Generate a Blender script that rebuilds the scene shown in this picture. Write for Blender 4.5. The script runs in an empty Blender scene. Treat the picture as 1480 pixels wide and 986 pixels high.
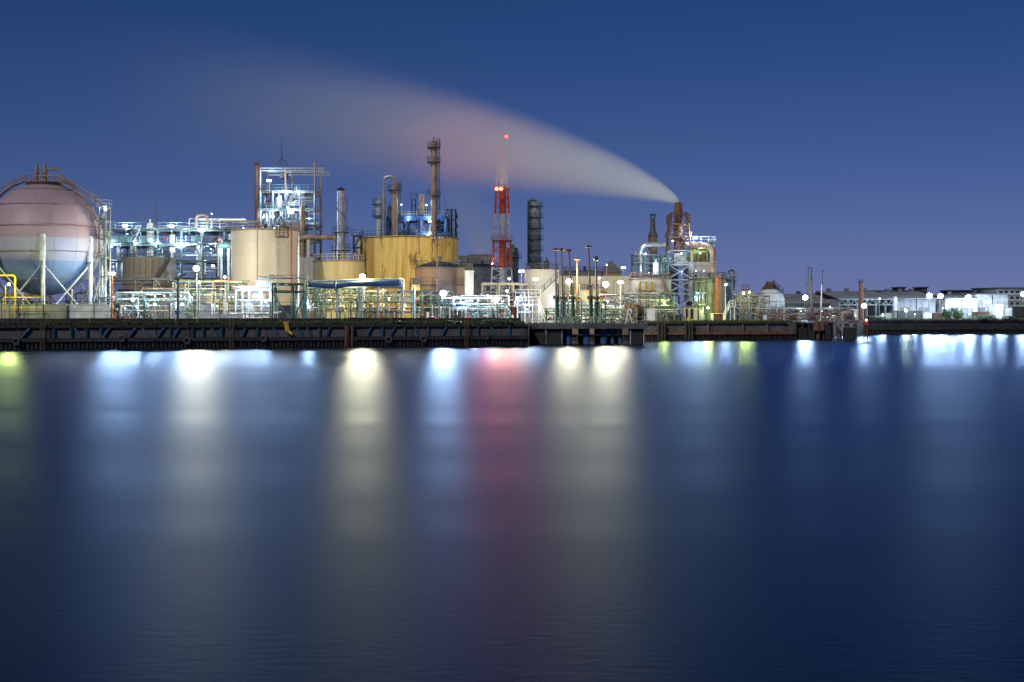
import bpy, bmesh, math, random
from mathutils import Vector, Matrix

# ------------------------------------------------------------------ camera, sky, moon, exposure
sc = bpy.context.scene
F, HX, HY, CAMH = 1850.0, 740.0, 452.0, 5.0      # focal length and horizon of the photograph (1480 px wide)
G = 3.2                                          # height of the works' ground above the water
cam = bpy.data.objects.new('camera', bpy.data.cameras.new('camera'))
sc.collection.objects.link(cam); sc.camera = cam
cam.location = (0, 0, CAMH); cam.rotation_euler = (math.pi/2, 0, 0)
cam.data.sensor_width = 36; cam.data.lens = F/1480*36
cam.data.shift_y = -(493-HY)/1480
cam.data.clip_start = 0.5; cam.data.clip_end = 12000

MOON_EL, MOON_AZ = math.radians(35), math.radians(200)   # the moon stands high behind the camera
world = bpy.data.worlds.new('World'); sc.world = world; world.use_nodes = True
nt = world.node_tree; N = nt.nodes; L = nt.links
sky = N.new('ShaderNodeTexSky'); sky.sky_type = 'NISHITA'; sky.sun_disc = False
sky.sun_elevation = MOON_EL; sky.sun_rotation = MOON_AZ; sky.ozone_density = 6; sky.dust_density = 0
tc = N.new('ShaderNodeTexCoord'); sx = N.new('ShaderNodeSeparateXYZ'); L.new(tc.outputs['Generated'], sx.inputs[0])
rp = N.new('ShaderNodeValToRGB'); L.new(sx.outputs['Z'], rp.inputs[0])      # night white balance, with the town's glow low down
el = rp.color_ramp.elements
el[0].position = 0.0; el[0].color = (.25, .30, .80, 1)
el[1].position = 1.0; el[1].color = (.13, .235, .44, 1)
for p, c in ((.055, (.29, .295, .61)), (.135, (.24, .28, .51)), (.24, (.145, .25, .46))):
    e = el.new(p); e.color = (*c, 1)
mx = N.new('ShaderNodeMix'); mx.data_type = 'RGBA'; mx.blend_type = 'MULTIPLY'; mx.inputs['Factor'].default_value = 1
L.new(sky.outputs[0], mx.inputs['A']); L.new(rp.outputs[0], mx.inputs['B'])
bg = N['Background']; L.new(mx.outputs['Result'], bg.inputs[0]); bg.inputs[1].default_value = 0.06

moon = bpy.data.objects.new('moon', bpy.data.lights.new('moon', 'SUN')); sc.collection.objects.link(moon)
moon.data.energy = 1.45; moon.data.angle = math.radians(0.5); moon.data.color = (1, .985, .97)
moon.rotation_euler = (math.radians(90)-MOON_EL, 0, math.radians(-24))

vs = sc.view_settings
vs.view_transform = 'Standard'; vs.look = 'None'; vs.exposure = 0; vs.gamma = 1; vs.use_curve_mapping = False
cy = sc.cycles
sc.render.engine = 'CYCLES'
cy.use_denoising = True; cy.denoiser = 'OPENIMAGEDENOISE'
cy.max_bounces = 9; cy.diffuse_bounces = 2; cy.glossy_bounces = 3; cy.transmission_bounces = 2; cy.volume_bounces = 8
cy.transparent_max_bounces = 6
cy.sample_clamp_indirect = 3; cy.sample_clamp_direct = 60
cy.use_light_tree = True; cy.caustics_reflective = False; cy.caustics_refractive = False
cy.volume_step_rate = 1.0; cy.volume_max_steps = 256
cy.adaptive_threshold = 0.015

rnd = random.Random(7)
C = sc.collection

# ------------------------------------------------------------------ helpers
def wx(px, Y): return (px-HX)/F*Y
def wz(py, Y): return CAMH + (HY-py)/F*Y
def at(px, py, Y): return Vector((wx(px, Y), Y, wz(py, Y)))
def m(px, Y): return px*Y/F

def origin(o):
    v = Vector((0, 0, 0))
    while o is not None: v = v + o.location; o = o.parent
    return v

class MB:
    def __init__(s): s.v = []; s.f = []
    def add(s, vs, fs):
        b = len(s.v); s.v.extend([tuple(p) for p in vs]); s.f.extend([tuple(b+i for i in f) for f in fs]); return s
    def box(s, x0, x1, y0, y1, z0, z1):
        return s.add([(x0,y0,z0),(x1,y0,z0),(x1,y1,z0),(x0,y1,z0),(x0,y0,z1),(x1,y0,z1),(x1,y1,z1),(x0,y1,z1)],
                     [(0,3,2,1),(4,5,6,7),(0,1,5,4),(1,2,6,5),(2,3,7,6),(3,0,4,7)])
    def prism(s, p, q, r, n=4, r2=None, rot=None):
        p, q = Vector(p), Vector(q); d = (q-p)
        if d.length < 1e-6: return s
        d.normalize(); u = d.orthogonal() if abs(d.z) > .9 else d.cross(Vector((0,0,1)))
        u.normalize(); w = d.cross(u); r2 = r if r2 is None else r2
        a0 = math.pi/n if rot is None else rot
        vs = []
        for c, rr in ((p, r), (q, r2)):
            for i in range(n):
                a = a0+2*math.pi*i/n; vs.append(c+(u*math.cos(a)+w*math.sin(a))*rr)
        fs = [(i, (i+1) % n, n+(i+1) % n, n+i) for i in range(n)]
        fs += [tuple(range(n-1, -1, -1)), tuple(range(n, 2*n))]
        return s.add(vs, fs)
    def bar(s, p, q, w): return s.prism(p, q, w*.7071, 4)
    def cyl(s, p, q, r, n=10, r2=None): return s.prism(p, q, r, n, r2)
    def tube(s, pts, r, n=8):
        pts = [Vector(p) for p in pts]; k = len(pts); vs = []; fs = []
        t0 = (pts[1]-pts[0]).normalized(); u = t0.orthogonal().normalized()
        for i, p in enumerate(pts):
            t = (pts[min(i+1, k-1)]-pts[max(i-1, 0)]).normalized()
            u = (u-t*u.dot(t)).normalized(); w = t.cross(u)
            for j in range(n):
                a = 2*math.pi*j/n; vs.append(p+(u*math.cos(a)+w*math.sin(a))*r)
        for i in range(k-1):
            for j in range(n): fs.append((i*n+j, i*n+(j+1) % n, (i+1)*n+(j+1) % n, (i+1)*n+j))
        fs += [tuple(range(n-1, -1, -1)), tuple((k-1)*n+j for j in range(n))]
        return s.add(vs, fs)
    def lathe(s, c, prof, n=32, a0=0, a1=2*math.pi):
        full = abs(a1-a0-2*math.pi) < 1e-6; cols = n if full else n+1; vs = []; fs = []; k = len(prof)
        for i in range(cols):
            a = a0+(a1-a0)*i/n
            for r, z in prof: vs.append((c[0]+r*math.cos(a), c[1]+r*math.sin(a), c[2]+z))
        for i in range(n):
            i2 = (i+1) % cols
            for j in range(k-1): fs.append((i*k+j, i2*k+j, i2*k+j+1, i*k+j+1))
        return s.add(vs, fs)
    def torus(s, c, R, r, n=40, k=6):
        return s.tube([(c[0]+R*math.cos(2*math.pi*i/n), c[1]+R*math.sin(2*math.pi*i/n), c[2]) for i in range(n+1)], r, k)
    def build(s, name, mat, parent=None, smooth=False, label=None):
        o0 = origin(parent) if parent is not None else Vector((0, 0, 0))
        me = bpy.data.meshes.new(name)
        me.from_pydata([(x-o0.x, y-o0.y, z-o0.z) for x, y, z in s.v], [], s.f)
        me.materials.append(mat)
        if smooth:
            me.polygons.foreach_set('use_smooth', [True]*len(me.polygons)); me.set_sharp_from_angle(angle=math.radians(35))
        o = bpy.data.objects.new(name, me); C.objects.link(o)
        if parent is not None: o.parent = parent
        if label: o['label'] = label
        return o

def elbow(pts, rad, k=4):
    pts = [Vector(p) for p in pts]; out = [pts[0]]
    for a, b, c in zip(pts, pts[1:], pts[2:]):
        d1 = (a-b); d2 = (c-b); r = min(rad, d1.length*.49, d2.length*.49)
        p = b+d1.normalized()*r; q = b+d2.normalized()*r
        for i in range(k+1):
            t = i/k; out.append(p*(1-t)**2+b*2*t*(1-t)+q*t*t)
    out.append(pts[-1]); return out

def thing(name, label, cat, loc, group=None):
    o = bpy.data.objects.new(name, None); C.objects.link(o); o.location = loc
    if abs(o.location.z-G) < 1.6: o.location.z = G          # stands on the works' ground
    o['label'] = label; o['category'] = cat; o.empty_display_size = .3
    if group: o['group'] = group
    return o
def tag(o, label, cat, group=None):
    o['label'] = label; o['category'] = cat
    if group: o['group'] = group
    return o
def kind(o, k, label=None):
    o['kind'] = k
    if label: o['label'] = label
    return o

# ------------------------------------------------------------------ materials
def pmat(name, c1, c2=None, scale=(1, 1, 1), detail=5, lo=.4, hi=.65, rough=.6, metal=0, c3=None, scale3=(.3, .3, .3), lo3=.5, hi3=.7, bump=0, bscale=8):
    mt = bpy.data.materials.new(name); mt.use_nodes = True
    n = mt.node_tree.nodes; l = mt.node_tree.links; b = n['Principled BSDF']
    b.inputs['Roughness'].default_value = rough; b.inputs['Metallic'].default_value = metal
    b.inputs['Base Color'].default_value = (*c1, 1)
    t = n.new('ShaderNodeTexCoord'); col = None
    def layer(prev, cc, scl, lo, hi):
        mp = n.new('ShaderNodeMapping'); mp.inputs['Scale'].default_value = scl; l.new(t.outputs['Object'], mp.inputs[0])
        ns = n.new('ShaderNodeTexNoise'); ns.inputs['Scale'].default_value = 1; ns.inputs['Detail'].default_value = detail
        ns.inputs['Roughness'].default_value = .62
        l.new(mp.outputs[0], ns.inputs['Vector'])
        mr = n.new('ShaderNodeMapRange'); mr.interpolation_type = 'SMOOTHSTEP'
        mr.inputs['From Min'].default_value = lo; mr.inputs['From Max'].default_value = hi; l.new(ns.outputs['Fac'], mr.inputs['Value'])
        mi = n.new('ShaderNodeMix'); mi.data_type = 'RGBA'; l.new(mr.outputs[0], mi.inputs['Factor'])
        if prev is None: mi.inputs['A'].default_value = (*c1, 1)
        else: l.new(prev, mi.inputs['A'])
        mi.inputs['B'].default_value = (*cc, 1); return mi.outputs['Result']
    if c2: col = layer(col, c2, scale, lo, hi)
    if c3: col = layer(col, c3, scale3, lo3, hi3)
    if col is not None: l.new(col, b.inputs['Base Color'])
    if bump:
        ns = n.new('ShaderNodeTexNoise'); ns.inputs['Scale'].default_value = bscale; l.new(t.outputs['Object'], ns.inputs['Vector'])
        bp = n.new('ShaderNodeBump'); bp.inputs['Strength'].default_value = bump; l.new(ns.outputs['Fac'], bp.inputs['Height']); l.new(bp.outputs[0], b.inputs['Normal'])
    return mt

M = {}
M['galv'] = pmat('galvanised_steel', (.34, .37, .37), (.22, .25, .25), (1.5, 1.5, 1.5), rough=.45, metal=.5)
M['teal'] = pmat('teal_paint', (.13, .22, .205), (.08, .13, .12), (1, 1, 1), rough=.5)
M['green'] = pmat('dark_green_paint', (.05, .13, .10), (.03, .07, .05), (1, 1, 1), rough=.5)
M['grey'] = pmat('grey_paint', (.28, .30, .31), (.17, .18, .18), (.8, .8, .8), rough=.55)
M['white'] = pmat('white_paint', (.72, .73, .72), (.48, .47, .44), (.6, .6, .6), rough=.5)
M['silver'] = pmat('aluminium_cladding', (.62, .63, .64), (.42, .42, .42), (.8, .8, .8), rough=.32, metal=.75)
M['cream'] = pmat('cream_tank_paint', (.44, .415, .37), (.38, .345, .29), (.25, .25, .05), rough=.55, c3=(.36, .24, .14), scale3=(1.1, 1.1, .12), lo3=.66, hi3=.8)
M['cream2'] = pmat('pale_cream_paint', (.62, .57, .44), (.50, .45, .33), (.3, .3, .3), rough=.55, c3=(.33, .22, .12), scale3=(.9, .9, .1), lo3=.62, hi3=.8)
M['yellow_tank'] = pmat('weathered_yellow_paint', (.80, .56, .16), (.50, .29, .07), (1.1, 1.1, .045), rough=.6, lo=.44, hi=.64, c3=(.17, .08, .03), scale3=(.55, .55, .14), lo3=.55, hi3=.68)
M['yellow_tank2'] = pmat('dull_yellow_paint', (.62, .52, .27), (.48, .35, .14), (.5, .5, .05), rough=.6, c3=(.22, .12, .05), scale3=(.9, .9, .1), lo3=.62, hi3=.8)
M['brown'] = pmat('brown_red_oxide', (.17, .095, .06), (.11, .06, .04), (.4, .4, .1), rough=.65)
M['olive'] = pmat('olive_tank_paint', (.30, .29, .13), (.21, .20, .09), (.5, .5, .06), rough=.6)
M['plate'] = pmat('stained_tank_plate', (.30, .26, .19), (.19, .16, .11), (.9, .9, .12), rough=.6, c3=(.09, .08, .06), scale3=(1.3, 1.3, .2), lo3=.55, hi3=.75)
M['dark'] = pmat('dark_steel', (.055, .058, .06), (.03, .03, .03), (1, 1, 1), rough=.6)
M['rust'] = pmat('rusty_steel', (.16, .075, .04), (.07, .04, .03), (1.2, 1.2, .5), rough=.75)
M['rustpipe'] = pmat('rust_streaked_pipe', (.36, .25, .18), (.22, .12, .07), (.9, .9, .4), rough=.6)
M['redpaint'] = pmat('red_paint', (.48, .05, .03), (.34, .04, .03), (1, 1, 1), rough=.5)
M['aviation_red'] = pmat('aviation_orange_red_paint', (.72, .10, .02), (.6, .08, .02), (.4, .4, .4), rough=.5)
M['aviation_white'] = pmat('aviation_white_paint', (.82, .81, .79), (.6, .58, .55), (.4, .4, .4), rough=.5)
M['orange'] = pmat('orange_paint', (.62, .17, .03), (.42, .11, .03), (1, 1, 1), rough=.5)
M['yellow'] = pmat('yellow_paint', (.62, .42, .04), (.38, .22, .03), (1, 1, 1), rough=.55)
M['blue'] = pmat('blue_paint', (.03, .09, .26), (.02, .06, .17), (.7, .7, .7), rough=.5)
M['palegrey'] = pmat('pale_grey_cladding', (.46, .47, .48), (.36, .36, .36), (.5, .5, .5), rough=.55)
M['concrete'] = pmat('concrete', (.30, .29, .28), (.19, .18, .17), (.4, .4, .4), rough=.85, c3=(.10, .09, .08), scale3=(.9, .9, .2), lo3=.52, hi3=.75, bump=.3)
M['quayconcrete'] = pmat('weathered_quay_concrete', (.10, .095, .10), (.06, .056, .056), (.4, .4, .4), rough=.85, c3=(.05, .045, .04), scale3=(.9, .9, .2), lo3=.5, hi3=.72, bump=.3)
M['darkconcrete'] = pmat('wet_dark_concrete', (.026, .025, .024), (.012, .012, .012), (.6, .6, .6), rough=.75, bump=.3)
M['pile'] = pmat('tarred_pile', (.009, .008, .008), (.02, .015, .012), (1, 1, .3), rough=.7)
M['paintblue'] = pmat('faded_blue_paint', (.03, .095, .21), (.025, .06, .13), (1, 1, 1), rough=.6)
M['paintteal'] = pmat('faded_teal_paint', (.025, .12, .13), (.02, .07, .08), (1, 1, 1), rough=.6)
M['gravel'] = pmat('ground', (.09, .085, .08), (.05, .05, .048), (.15, .15, .15), rough=.9, c3=(.05, .07, .03), scale3=(.05, .05, .05), lo3=.55, hi3=.65, bump=.4)
M['turf'] = pmat('turf', (.045, .075, .02), (.03, .045, .015), (.8, .8, .8), rough=.9)
M['leaf'] = pmat('leaf', (.035, .07, .02), (.06, .085, .025), (2, 2, 2), rough=.6)
M['blade'] = pmat('grass_blade', (.04, .065, .016), (.06, .06, .02), (1, 1, 1), rough=.7)
M['bark'] = pmat('bark', (.09, .065, .045), (.05, .035, .03), (2, 2, 2), rough=.9)
M['brick'] = pmat('brick_chimney', (.28, .12, .08), (.17, .08, .06), (2, 2, 2), rough=.8)
M['corrugated'] = pmat('weathered_sheeting', (.33, .29, .26), (.20, .16, .13), (.3, .3, .9), rough=.6)
M['roof'] = pmat('roof_sheeting', (.32, .32, .31), (.22, .22, .21), (.2, .2, .2), rough=.6)
M['glass'] = pmat('dark_window_glass', (.02, .025, .03), rough=.1)
M['drum'] = pmat('reel_timber', (.28, .20, .12), (.18, .12, .07), (1, 1, 1), rough=.7)
M['lampbody'] = pmat('lamp_housing', (.12, .12, .12), (.07, .07, .07), (3, 3, 3), rough=.5, metal=.3)

# big sphere: lamplight put into the colour as bands, pinkish white above, lavender white belt, blue underside
def light_band_paint(name, zc, bands, rough=.5):
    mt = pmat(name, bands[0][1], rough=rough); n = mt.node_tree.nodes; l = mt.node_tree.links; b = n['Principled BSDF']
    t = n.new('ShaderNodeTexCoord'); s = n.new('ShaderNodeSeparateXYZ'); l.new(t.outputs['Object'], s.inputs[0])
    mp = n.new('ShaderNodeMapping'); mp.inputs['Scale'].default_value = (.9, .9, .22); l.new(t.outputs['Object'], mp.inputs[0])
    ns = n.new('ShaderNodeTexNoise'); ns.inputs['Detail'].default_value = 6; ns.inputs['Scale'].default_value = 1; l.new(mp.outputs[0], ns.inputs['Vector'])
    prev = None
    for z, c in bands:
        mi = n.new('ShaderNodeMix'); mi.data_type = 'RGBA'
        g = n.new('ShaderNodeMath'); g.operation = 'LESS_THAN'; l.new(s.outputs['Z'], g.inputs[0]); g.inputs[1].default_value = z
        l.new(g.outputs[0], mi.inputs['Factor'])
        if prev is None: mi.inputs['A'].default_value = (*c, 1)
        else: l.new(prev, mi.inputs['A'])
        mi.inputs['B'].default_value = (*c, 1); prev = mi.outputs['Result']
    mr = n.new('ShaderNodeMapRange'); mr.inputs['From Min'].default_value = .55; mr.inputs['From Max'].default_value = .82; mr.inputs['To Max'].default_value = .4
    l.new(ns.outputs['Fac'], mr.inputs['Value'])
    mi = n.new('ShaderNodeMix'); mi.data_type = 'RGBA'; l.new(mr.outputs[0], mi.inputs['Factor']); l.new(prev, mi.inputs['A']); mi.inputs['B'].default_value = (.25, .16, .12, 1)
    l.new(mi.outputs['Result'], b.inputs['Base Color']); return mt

LAMPC = {'white': (.57, .76, 1.0), 'warm': (1.0, .84, .46), 'lime': (.86, 1.0, .22), 'red': (1.0, .06, .05), 'amber': (1, .5, .12)}
EM = {}
for k, c in LAMPC.items():
    mt = bpy.data.materials.new('lit_lens_'+k); mt.use_nodes = True; b = mt.node_tree.nodes['Principled BSDF']
    b.inputs['Base Color'].default_value = (.8, .8, .8, 1); b.inputs['Emission Color'].default_value = (*[.35+.65*x for x in c], 1) if k not in ('red',) else (1, .03, .012, 1)
    b.inputs['Emission Strength'].default_value = 14 if k != 'red' else 30; EM[k] = mt

# ------------------------------------------------------------------ water, land, quays
def water_material():
    mt = bpy.data.materials.new('harbour_water'); mt.use_nodes = True; n = mt.node_tree.nodes; l = mt.node_tree.links; b = n['Principled BSDF']
    n.remove(b); df = n.new('ShaderNodeBsdfDiffuse'); df.inputs['Color'].default_value = (.006, .024, .058, 1)
    gl_ = n.new('ShaderNodeBsdfGlossy'); gl_.distribution = 'BECKMANN'; gl_.inputs['Color'].default_value = (.50, .59, .75, 1); fr_ = n.new('ShaderNodeFresnel'); fr_.inputs['IOR'].default_value = 1.333
    ms_ = n.new('ShaderNodeMixShader'); l.new(fr_.outputs[0], ms_.inputs[0]); l.new(df.outputs[0], ms_.inputs[1]); l.new(gl_.outputs[0], ms_.inputs[2]); l.new(ms_.outputs[0], n['Material Output'].inputs['Surface'])
    t = n.new('ShaderNodeTexCoord')
    # calm lee under the quay, wind-roughened outside it; long drifting slicks
    s = n.new('ShaderNodeSeparateXYZ'); l.new(t.outputs['Object'], s.inputs[0])
    mp = n.new('ShaderNodeMapping'); mp.inputs['Scale'].default_value = (.006, .05, 1); l.new(t.outputs['Object'], mp.inputs[0])
    ns = n.new('ShaderNodeTexNoise'); ns.inputs['Scale'].default_value = 1; ns.inputs['Detail'].default_value = 3; l.new(mp.outputs[0], ns.inputs['Vector'])
    ad = n.new('ShaderNodeMath'); ad.operation = 'MULTIPLY_ADD'; l.new(ns.outputs['Fac'], ad.inputs[0]); ad.inputs[1].default_value = 30; l.new(s.outputs['Y'], ad.inputs[2])
    mr = n.new('ShaderNodeMapRange'); mr.interpolation_type = 'SMOOTHSTEP'
    mr.inputs['From Min'].default_value = 104; mr.inputs['From Max'].default_value = 164; mr.inputs['To Min'].default_value = WATER_ROUGH[0]; mr.inputs['To Max'].default_value = WATER_ROUGH[1]
    l.new(ad.outputs[0], mr.inputs['Value'])
    ns2 = n.new('ShaderNodeTexNoise'); ns2.inputs['Scale'].default_value = 1; ns2.inputs['Detail'].default_value = 2
    mp2 = n.new('ShaderNodeMapping'); mp2.inputs['Scale'].default_value = (.02, .14, 1); l.new(t.outputs['Object'], mp2.inputs[0]); l.new(mp2.outputs[0], ns2.inputs['Vector'])
    a2 = n.new('ShaderNodeMath'); a2.operation = 'MULTIPLY_ADD'; l.new(ns2.outputs['Fac'], a2.inputs[0]); a2.inputs[1].default_value = .12; l.new(mr.outputs[0], a2.inputs[2])
    l.new(a2.outputs[0], gl_.inputs['Roughness'])
    mp3 = n.new('ShaderNodeMapping'); mp3.inputs['Scale'].default_value = (1.6, 5.5, 1); mp3.inputs['Rotation'].default_value = (0, 0, .12); l.new(t.outputs['Object'], mp3.inputs[0])
    ns3 = n.new('ShaderNodeTexNoise'); ns3.inputs['Scale'].default_value = 1; ns3.inputs['Detail'].default_value = 4; l.new(mp3.outputs[0], ns3.inputs['Vector'])
    bp = n.new('ShaderNodeBump'); bp.inputs['Strength'].default_value = .16; bp.inputs['Distance'].default_value = .03; l.new(ns3.outputs['Fac'], bp.inputs['Height']); l.new(bp.outputs[0], gl_.inputs['Normal']); l.new(bp.outputs[0], fr_.inputs['Normal'])
    return mt
WATER_ROUGH = (.345, .25)
w = MB().add([(-1500, -300, 0), (1500, -300, 0), (1500, 420, 0), (-1500, 420, 0)], [(0, 1, 2, 3)]).build('water', water_material()); kind(w, 'structure')

def edge(px, Y): return (wx(px, Y), Y)
E0, E1 = edge(-420, 164), edge(760, 196)
E2, E3 = edge(766, 226), edge(1148, 240)
E4, E5 = edge(1249, 300), edge(1800, 312)
poly = [E0, E1, E2, E3, E4, E5, (1500, 320), (1500, 2500), (-1500, 2500), (-1500, 120), (-120, 160)]
k = len(poly)
land = MB().add([(x, y, G) for x, y in poly]+[(x, y, -2) for x, y in poly], [tuple(range(k))]+[(i, k+i, k+(i+1) % k, (i+1) % k) for i in range(k)]).build('ground', M['gravel']); kind(land, 'structure')

def lerp2(a, b, t): return (a[0]+(b[0]-a[0])*t, a[1]+(b[1]-a[1])*t)
def facing(a, b):
    d = Vector((b[0]-a[0], b[1]-a[1])).normalized(); return d, Vector((d.y, -d.x))     # along, outward (towards the water)

def slab(mb, a, b, out0, out1, z0, z1):
    d, nrm = facing(a, b); A = Vector(a); B = Vector(b)
    ps = [A+nrm*out0, B+nrm*out0, B+nrm*out1, A+nrm*out1]
    return mb.add([(p.x, p.y, z) for z in (z0, z1) for p in ps], [(0,1,2,3),(4,7,6,5),(0,4,5,1),(1,5,6,2),(2,6,7,3),(3,7,4,0)])

def quay(name, a, b, panel_len, panel_mat, braces, wale_mat, rng, panels_gap=.06, cap_mat=None, top=G):
    q = bpy.data.objects.new(name, None); C.objects.link(q); q['kind'] = 'structure'
    q.location = (*a, 0)
    length = math.hypot(b[0]-a[0], b[1]-a[1]); n = max(1, round(length/panel_len))
    for i in range(n):
        p0 = lerp2(a, b, (i*panel_len+panels_gap)/length); p1 = lerp2(a, b, min(1, ((i+1)*panel_len-panels_gap)/length))
        slab(MB(), p0, p1, .003, .10+rng.uniform(0, .06), 1.5, top-.32).build('panel', panel_mat, q)
        slab(MB(), p0, p1, -.5, .55+rng.uniform(-.03, .03), top-.30, top+.03+rng.uniform(0, .04)).build('coping', cap_mat or M['darkconcrete'], q)
    slab(MB(), a, b, .003, .75, .98, 1.48).build('wale', wale_mat, q)
    # sheet piling below the wale
    d, nrm = facing(a, b); mb = MB(); k = int(length/.55)
    for i in range(k):
        p0 = lerp2(a, b, i/k); p1 = lerp2(a, b, (i+.6)/k); slab(mb, p0, p1, .003, .5 if i % 2 else .34, -1, .97)
    mb.build('sheet_piling', M['pile'], q)
    for (t, lean, mt) in braces:
        p = Vector(lerp2(a, b, t/length)); h = (1.35)
        lo = Vector((p.x, p.y, 1.5)); hi = Vector((p.x, p.y, top-.34))
        o = Vector((nrm.x, nrm.y, 0)); dd = Vector((d.x, d.y, 0))
        MB().bar(lo+o*.42-dd*lean*.5, hi+o*.42+dd*lean*.5, .26).build('brace', mt, q)
    return q
rq = random.Random(3)
len_main = math.hypot(E1[0]-E0[0], E1[1]-E0[1])
def along_main(px):
    # distance along the main quay of the point seen at px
    lo, hi = 0, 1
    for _ in range(40):
        t = (lo+hi)/2; p = lerp2(E0, E1, t)
        if HX+F*p[0]/p[1] < px: lo = t
        else: hi = t
    return lo*len_main
bl = []
for px, lean, c in ((-30, 1, 'b'), (-8, 0, 't'), (36, 1.2, 't'), (78, 0, 'b'), (103, 0, 't'), (113, -1, 'b'), (125, 0, 't'), (146, 0, 'b'), (153, .9, 't'), (190, 1, 'b'), (211, -1.1, 't'), (231, 1, 'b'), (246, 0, 't'), (254, .8, 'b'),
                    (278, 0, 't'), (293, 0, 'b'), (309, -.9, 't'), (320, 0, 'b'), (331, -.9, 't'), (352, .5, 'b'), (372, 0, 't'), (398, -.8, 'b'), (432, -.8, 'b'), (446, -.7, 'b'), (461, 0, 't'), (474, .5, 'b'), (500, .9, 't'), (533, .6, 'b'), (552, 0, 'b'), (566, .7, 'b'), (584, 0, 't'), (602, -.7, 'b'), (618, 0, 't'), (640, .8, 'b'), (663, 0, 't'), (690, 0, 'b'), (712, -.8, 't'), (735, 0, 'b')):
    bl.append((along_main(px), lean, M['paintblue'] if c == 'b' else M['paintteal']))
quay('quay_wall', E0, E1, 4.6, M['quayconcrete'], bl, M['darkconcrete'], rq)
quay('quay_wall_behind_jetty', E2, E3, 5.0, M['quayconcrete'], [(t, 0, M['rust']) for t in (34, 41, 46)], M['rust'], rq)
quay('sea_wall', E4, E5, 9.0, M['darkconcrete'], [], M['darkconcrete'], rq)
slab(MB(), E1, E2, -.2, .4, -1, G+.02).build('quay_return_wall', M['darkconcrete'])['kind'] = 'structure'
slab(MB(), E3, E4, -.2, .4, -1, G+.02).build('quay_return_wall', M['darkconcrete'])['kind'] = 'structure'

# grass along the quay edge (nobody could count it)
def grass(name, a, b, back0, back1, n, h0, h1, rng, label):
    mb = MB(); d, nrm = facing(a, b)
    for i in range(n):
        t = rng.random(); bk = rng.uniform(back0, back1); p = Vector(lerp2(a, b, t))-nrm*bk
        clump = .5+.5*math.sin(t*90+math.sin(t*37)*2)*math.sin(t*231+bk)
        h = rng.uniform(h0, h1)*(.45+.8*clump); ww = rng.uniform(.03, .09); an = rng.uniform(0, 6.28)
        dx, dy = math.cos(an)*ww, math.sin(an)*ww; lx, ly = rng.uniform(-.25, .25)*h, rng.uniform(-.25, .25)*h
        mb.add([(p.x-dx, p.y-dy, G), (p.x+dx, p.y+dy, G), (p.x+lx+dx*.3, p.y+ly, G+h)], [(0, 1, 2)])
    o = mb.build(name, M['blade']); o['label'] = label; o['category'] = 'grass'; o['kind'] = 'stuff'; return o
rg = random.Random(11)
grass('grass', lerp2(E0, E1, .25), E1, .2, 2.2, 30000, .3, .8, rg, 'rough green grass growing along the main quay edge')
grass('grass', lerp2(E2, E3, .35), E3, .4, 7, 16000, .2, .5, rg, 'short lit grass bank behind the rusty quay wall')
grass('grass', E4, E5, .3, 3, 9000, .3, .7, rg, 'dark grass on top of the far sea wall')

# ------------------------------------------------------------------ builders for the works
def railing(root, pts, h=1.1, step=1.6, r=.035, mat=None, name='railing', mid=True):
    mb = MB(); pts = [Vector(p) for p in pts]; up = Vector((0, 0, h))
    for a, b in zip(pts, pts[1:]):
        n = max(1, round((b-a).length/step))
        for i in range(n+1):
            p = a.lerp(b, i/n); mb.bar(p, p+up, r*1.6)
        mb.bar(a+up, b+up, r*2)
        if mid: mb.bar(a+up*.5, b+up*.5, r*1.6)
    return mb.build(name, mat or M['galv'], root)

def ladder(root, p, q, mat, w=.45, name='ladder', cage=True):
    mb = MB(); p, q = Vector(p), Vector(q); d = Vector((w/2, 0, 0)); n = max(2, int((q-p).length/.4))
    mb.bar(p-d, q-d, .07); mb.bar(p+d, q+d, .07)
    for i in range(n): a = p.lerp(q, (i+.5)/n); mb.bar(a-d, a+d, .04)
    if cage:
        k = max(1, int((q-p).length/1.4))
        for i in range(1, k+1):
            c = p.lerp(q, i/(k+.2))
            pts = [c+Vector((math.cos(a)*.42, -.1-math.sin(a)*.6, 0)) for a in [j*math.pi/6 for j in range(7)]]
            mb.tube(pts, .03, 4)
        for a in (.6, 1.57, 2.5):
            o = Vector((math.cos(a)*.42, -.1-math.sin(a)*.6, 0)); mb.bar(p.lerp(q, .12)+o, q+o, .03)
    return mb.build(name, mat, root)

def stair(root, p, q, width, mat, rail=True, dirn=(0, 1, 0), name='stair'):
    """straight flight from p up to q; width is set along dirn; treads are pieces of the flight"""
    p, q = Vector(p), Vector(q); w = Vector(dirn)*width; mb = MB()
    for o in (Vector((0, 0, 0)), w): mb.bar(p+o, q+o, .16)
    o = mb.build(name, mat, root)
    n = max(3, int(abs(q.z-p.z)/.24)); t = MB()
    for i in range(n):
        a = p.lerp(q, (i+.5)/n); b = a+w
        t.add([a+Vector((-.13, 0, 0)), a+Vector((.13, 0, 0)), b+Vector((.13, 0, 0)), b+Vector((-.13, 0, 0)),
               a+Vector((-.13, 0, .05)), a+Vector((.13, 0, .05)), b+Vector((.13, 0, .05)), b+Vector((-.13, 0, .05))],
              [(0,3,2,1),(4,5,6,7),(0,1,5,4),(1,2,6,5),(2,3,7,6),(3,0,4,7)])
    t.build('tread', mat, o)
    if rail:
        r = MB(); up = Vector((0, 0, 1))
        for oo in (Vector((0, 0, 0)), w):
            r.bar(p+oo+up, q+oo+up, .07); r.bar(p+oo+up*.5, q+oo+up*.5, .05)
            k = max(2, int((q-p).length/1.3))
            for i in range(k+1): a = p.lerp(q, i/k)+oo; r.bar(a, a+up, .055)
        r.build('handrail', mat, o)
    return o

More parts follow.
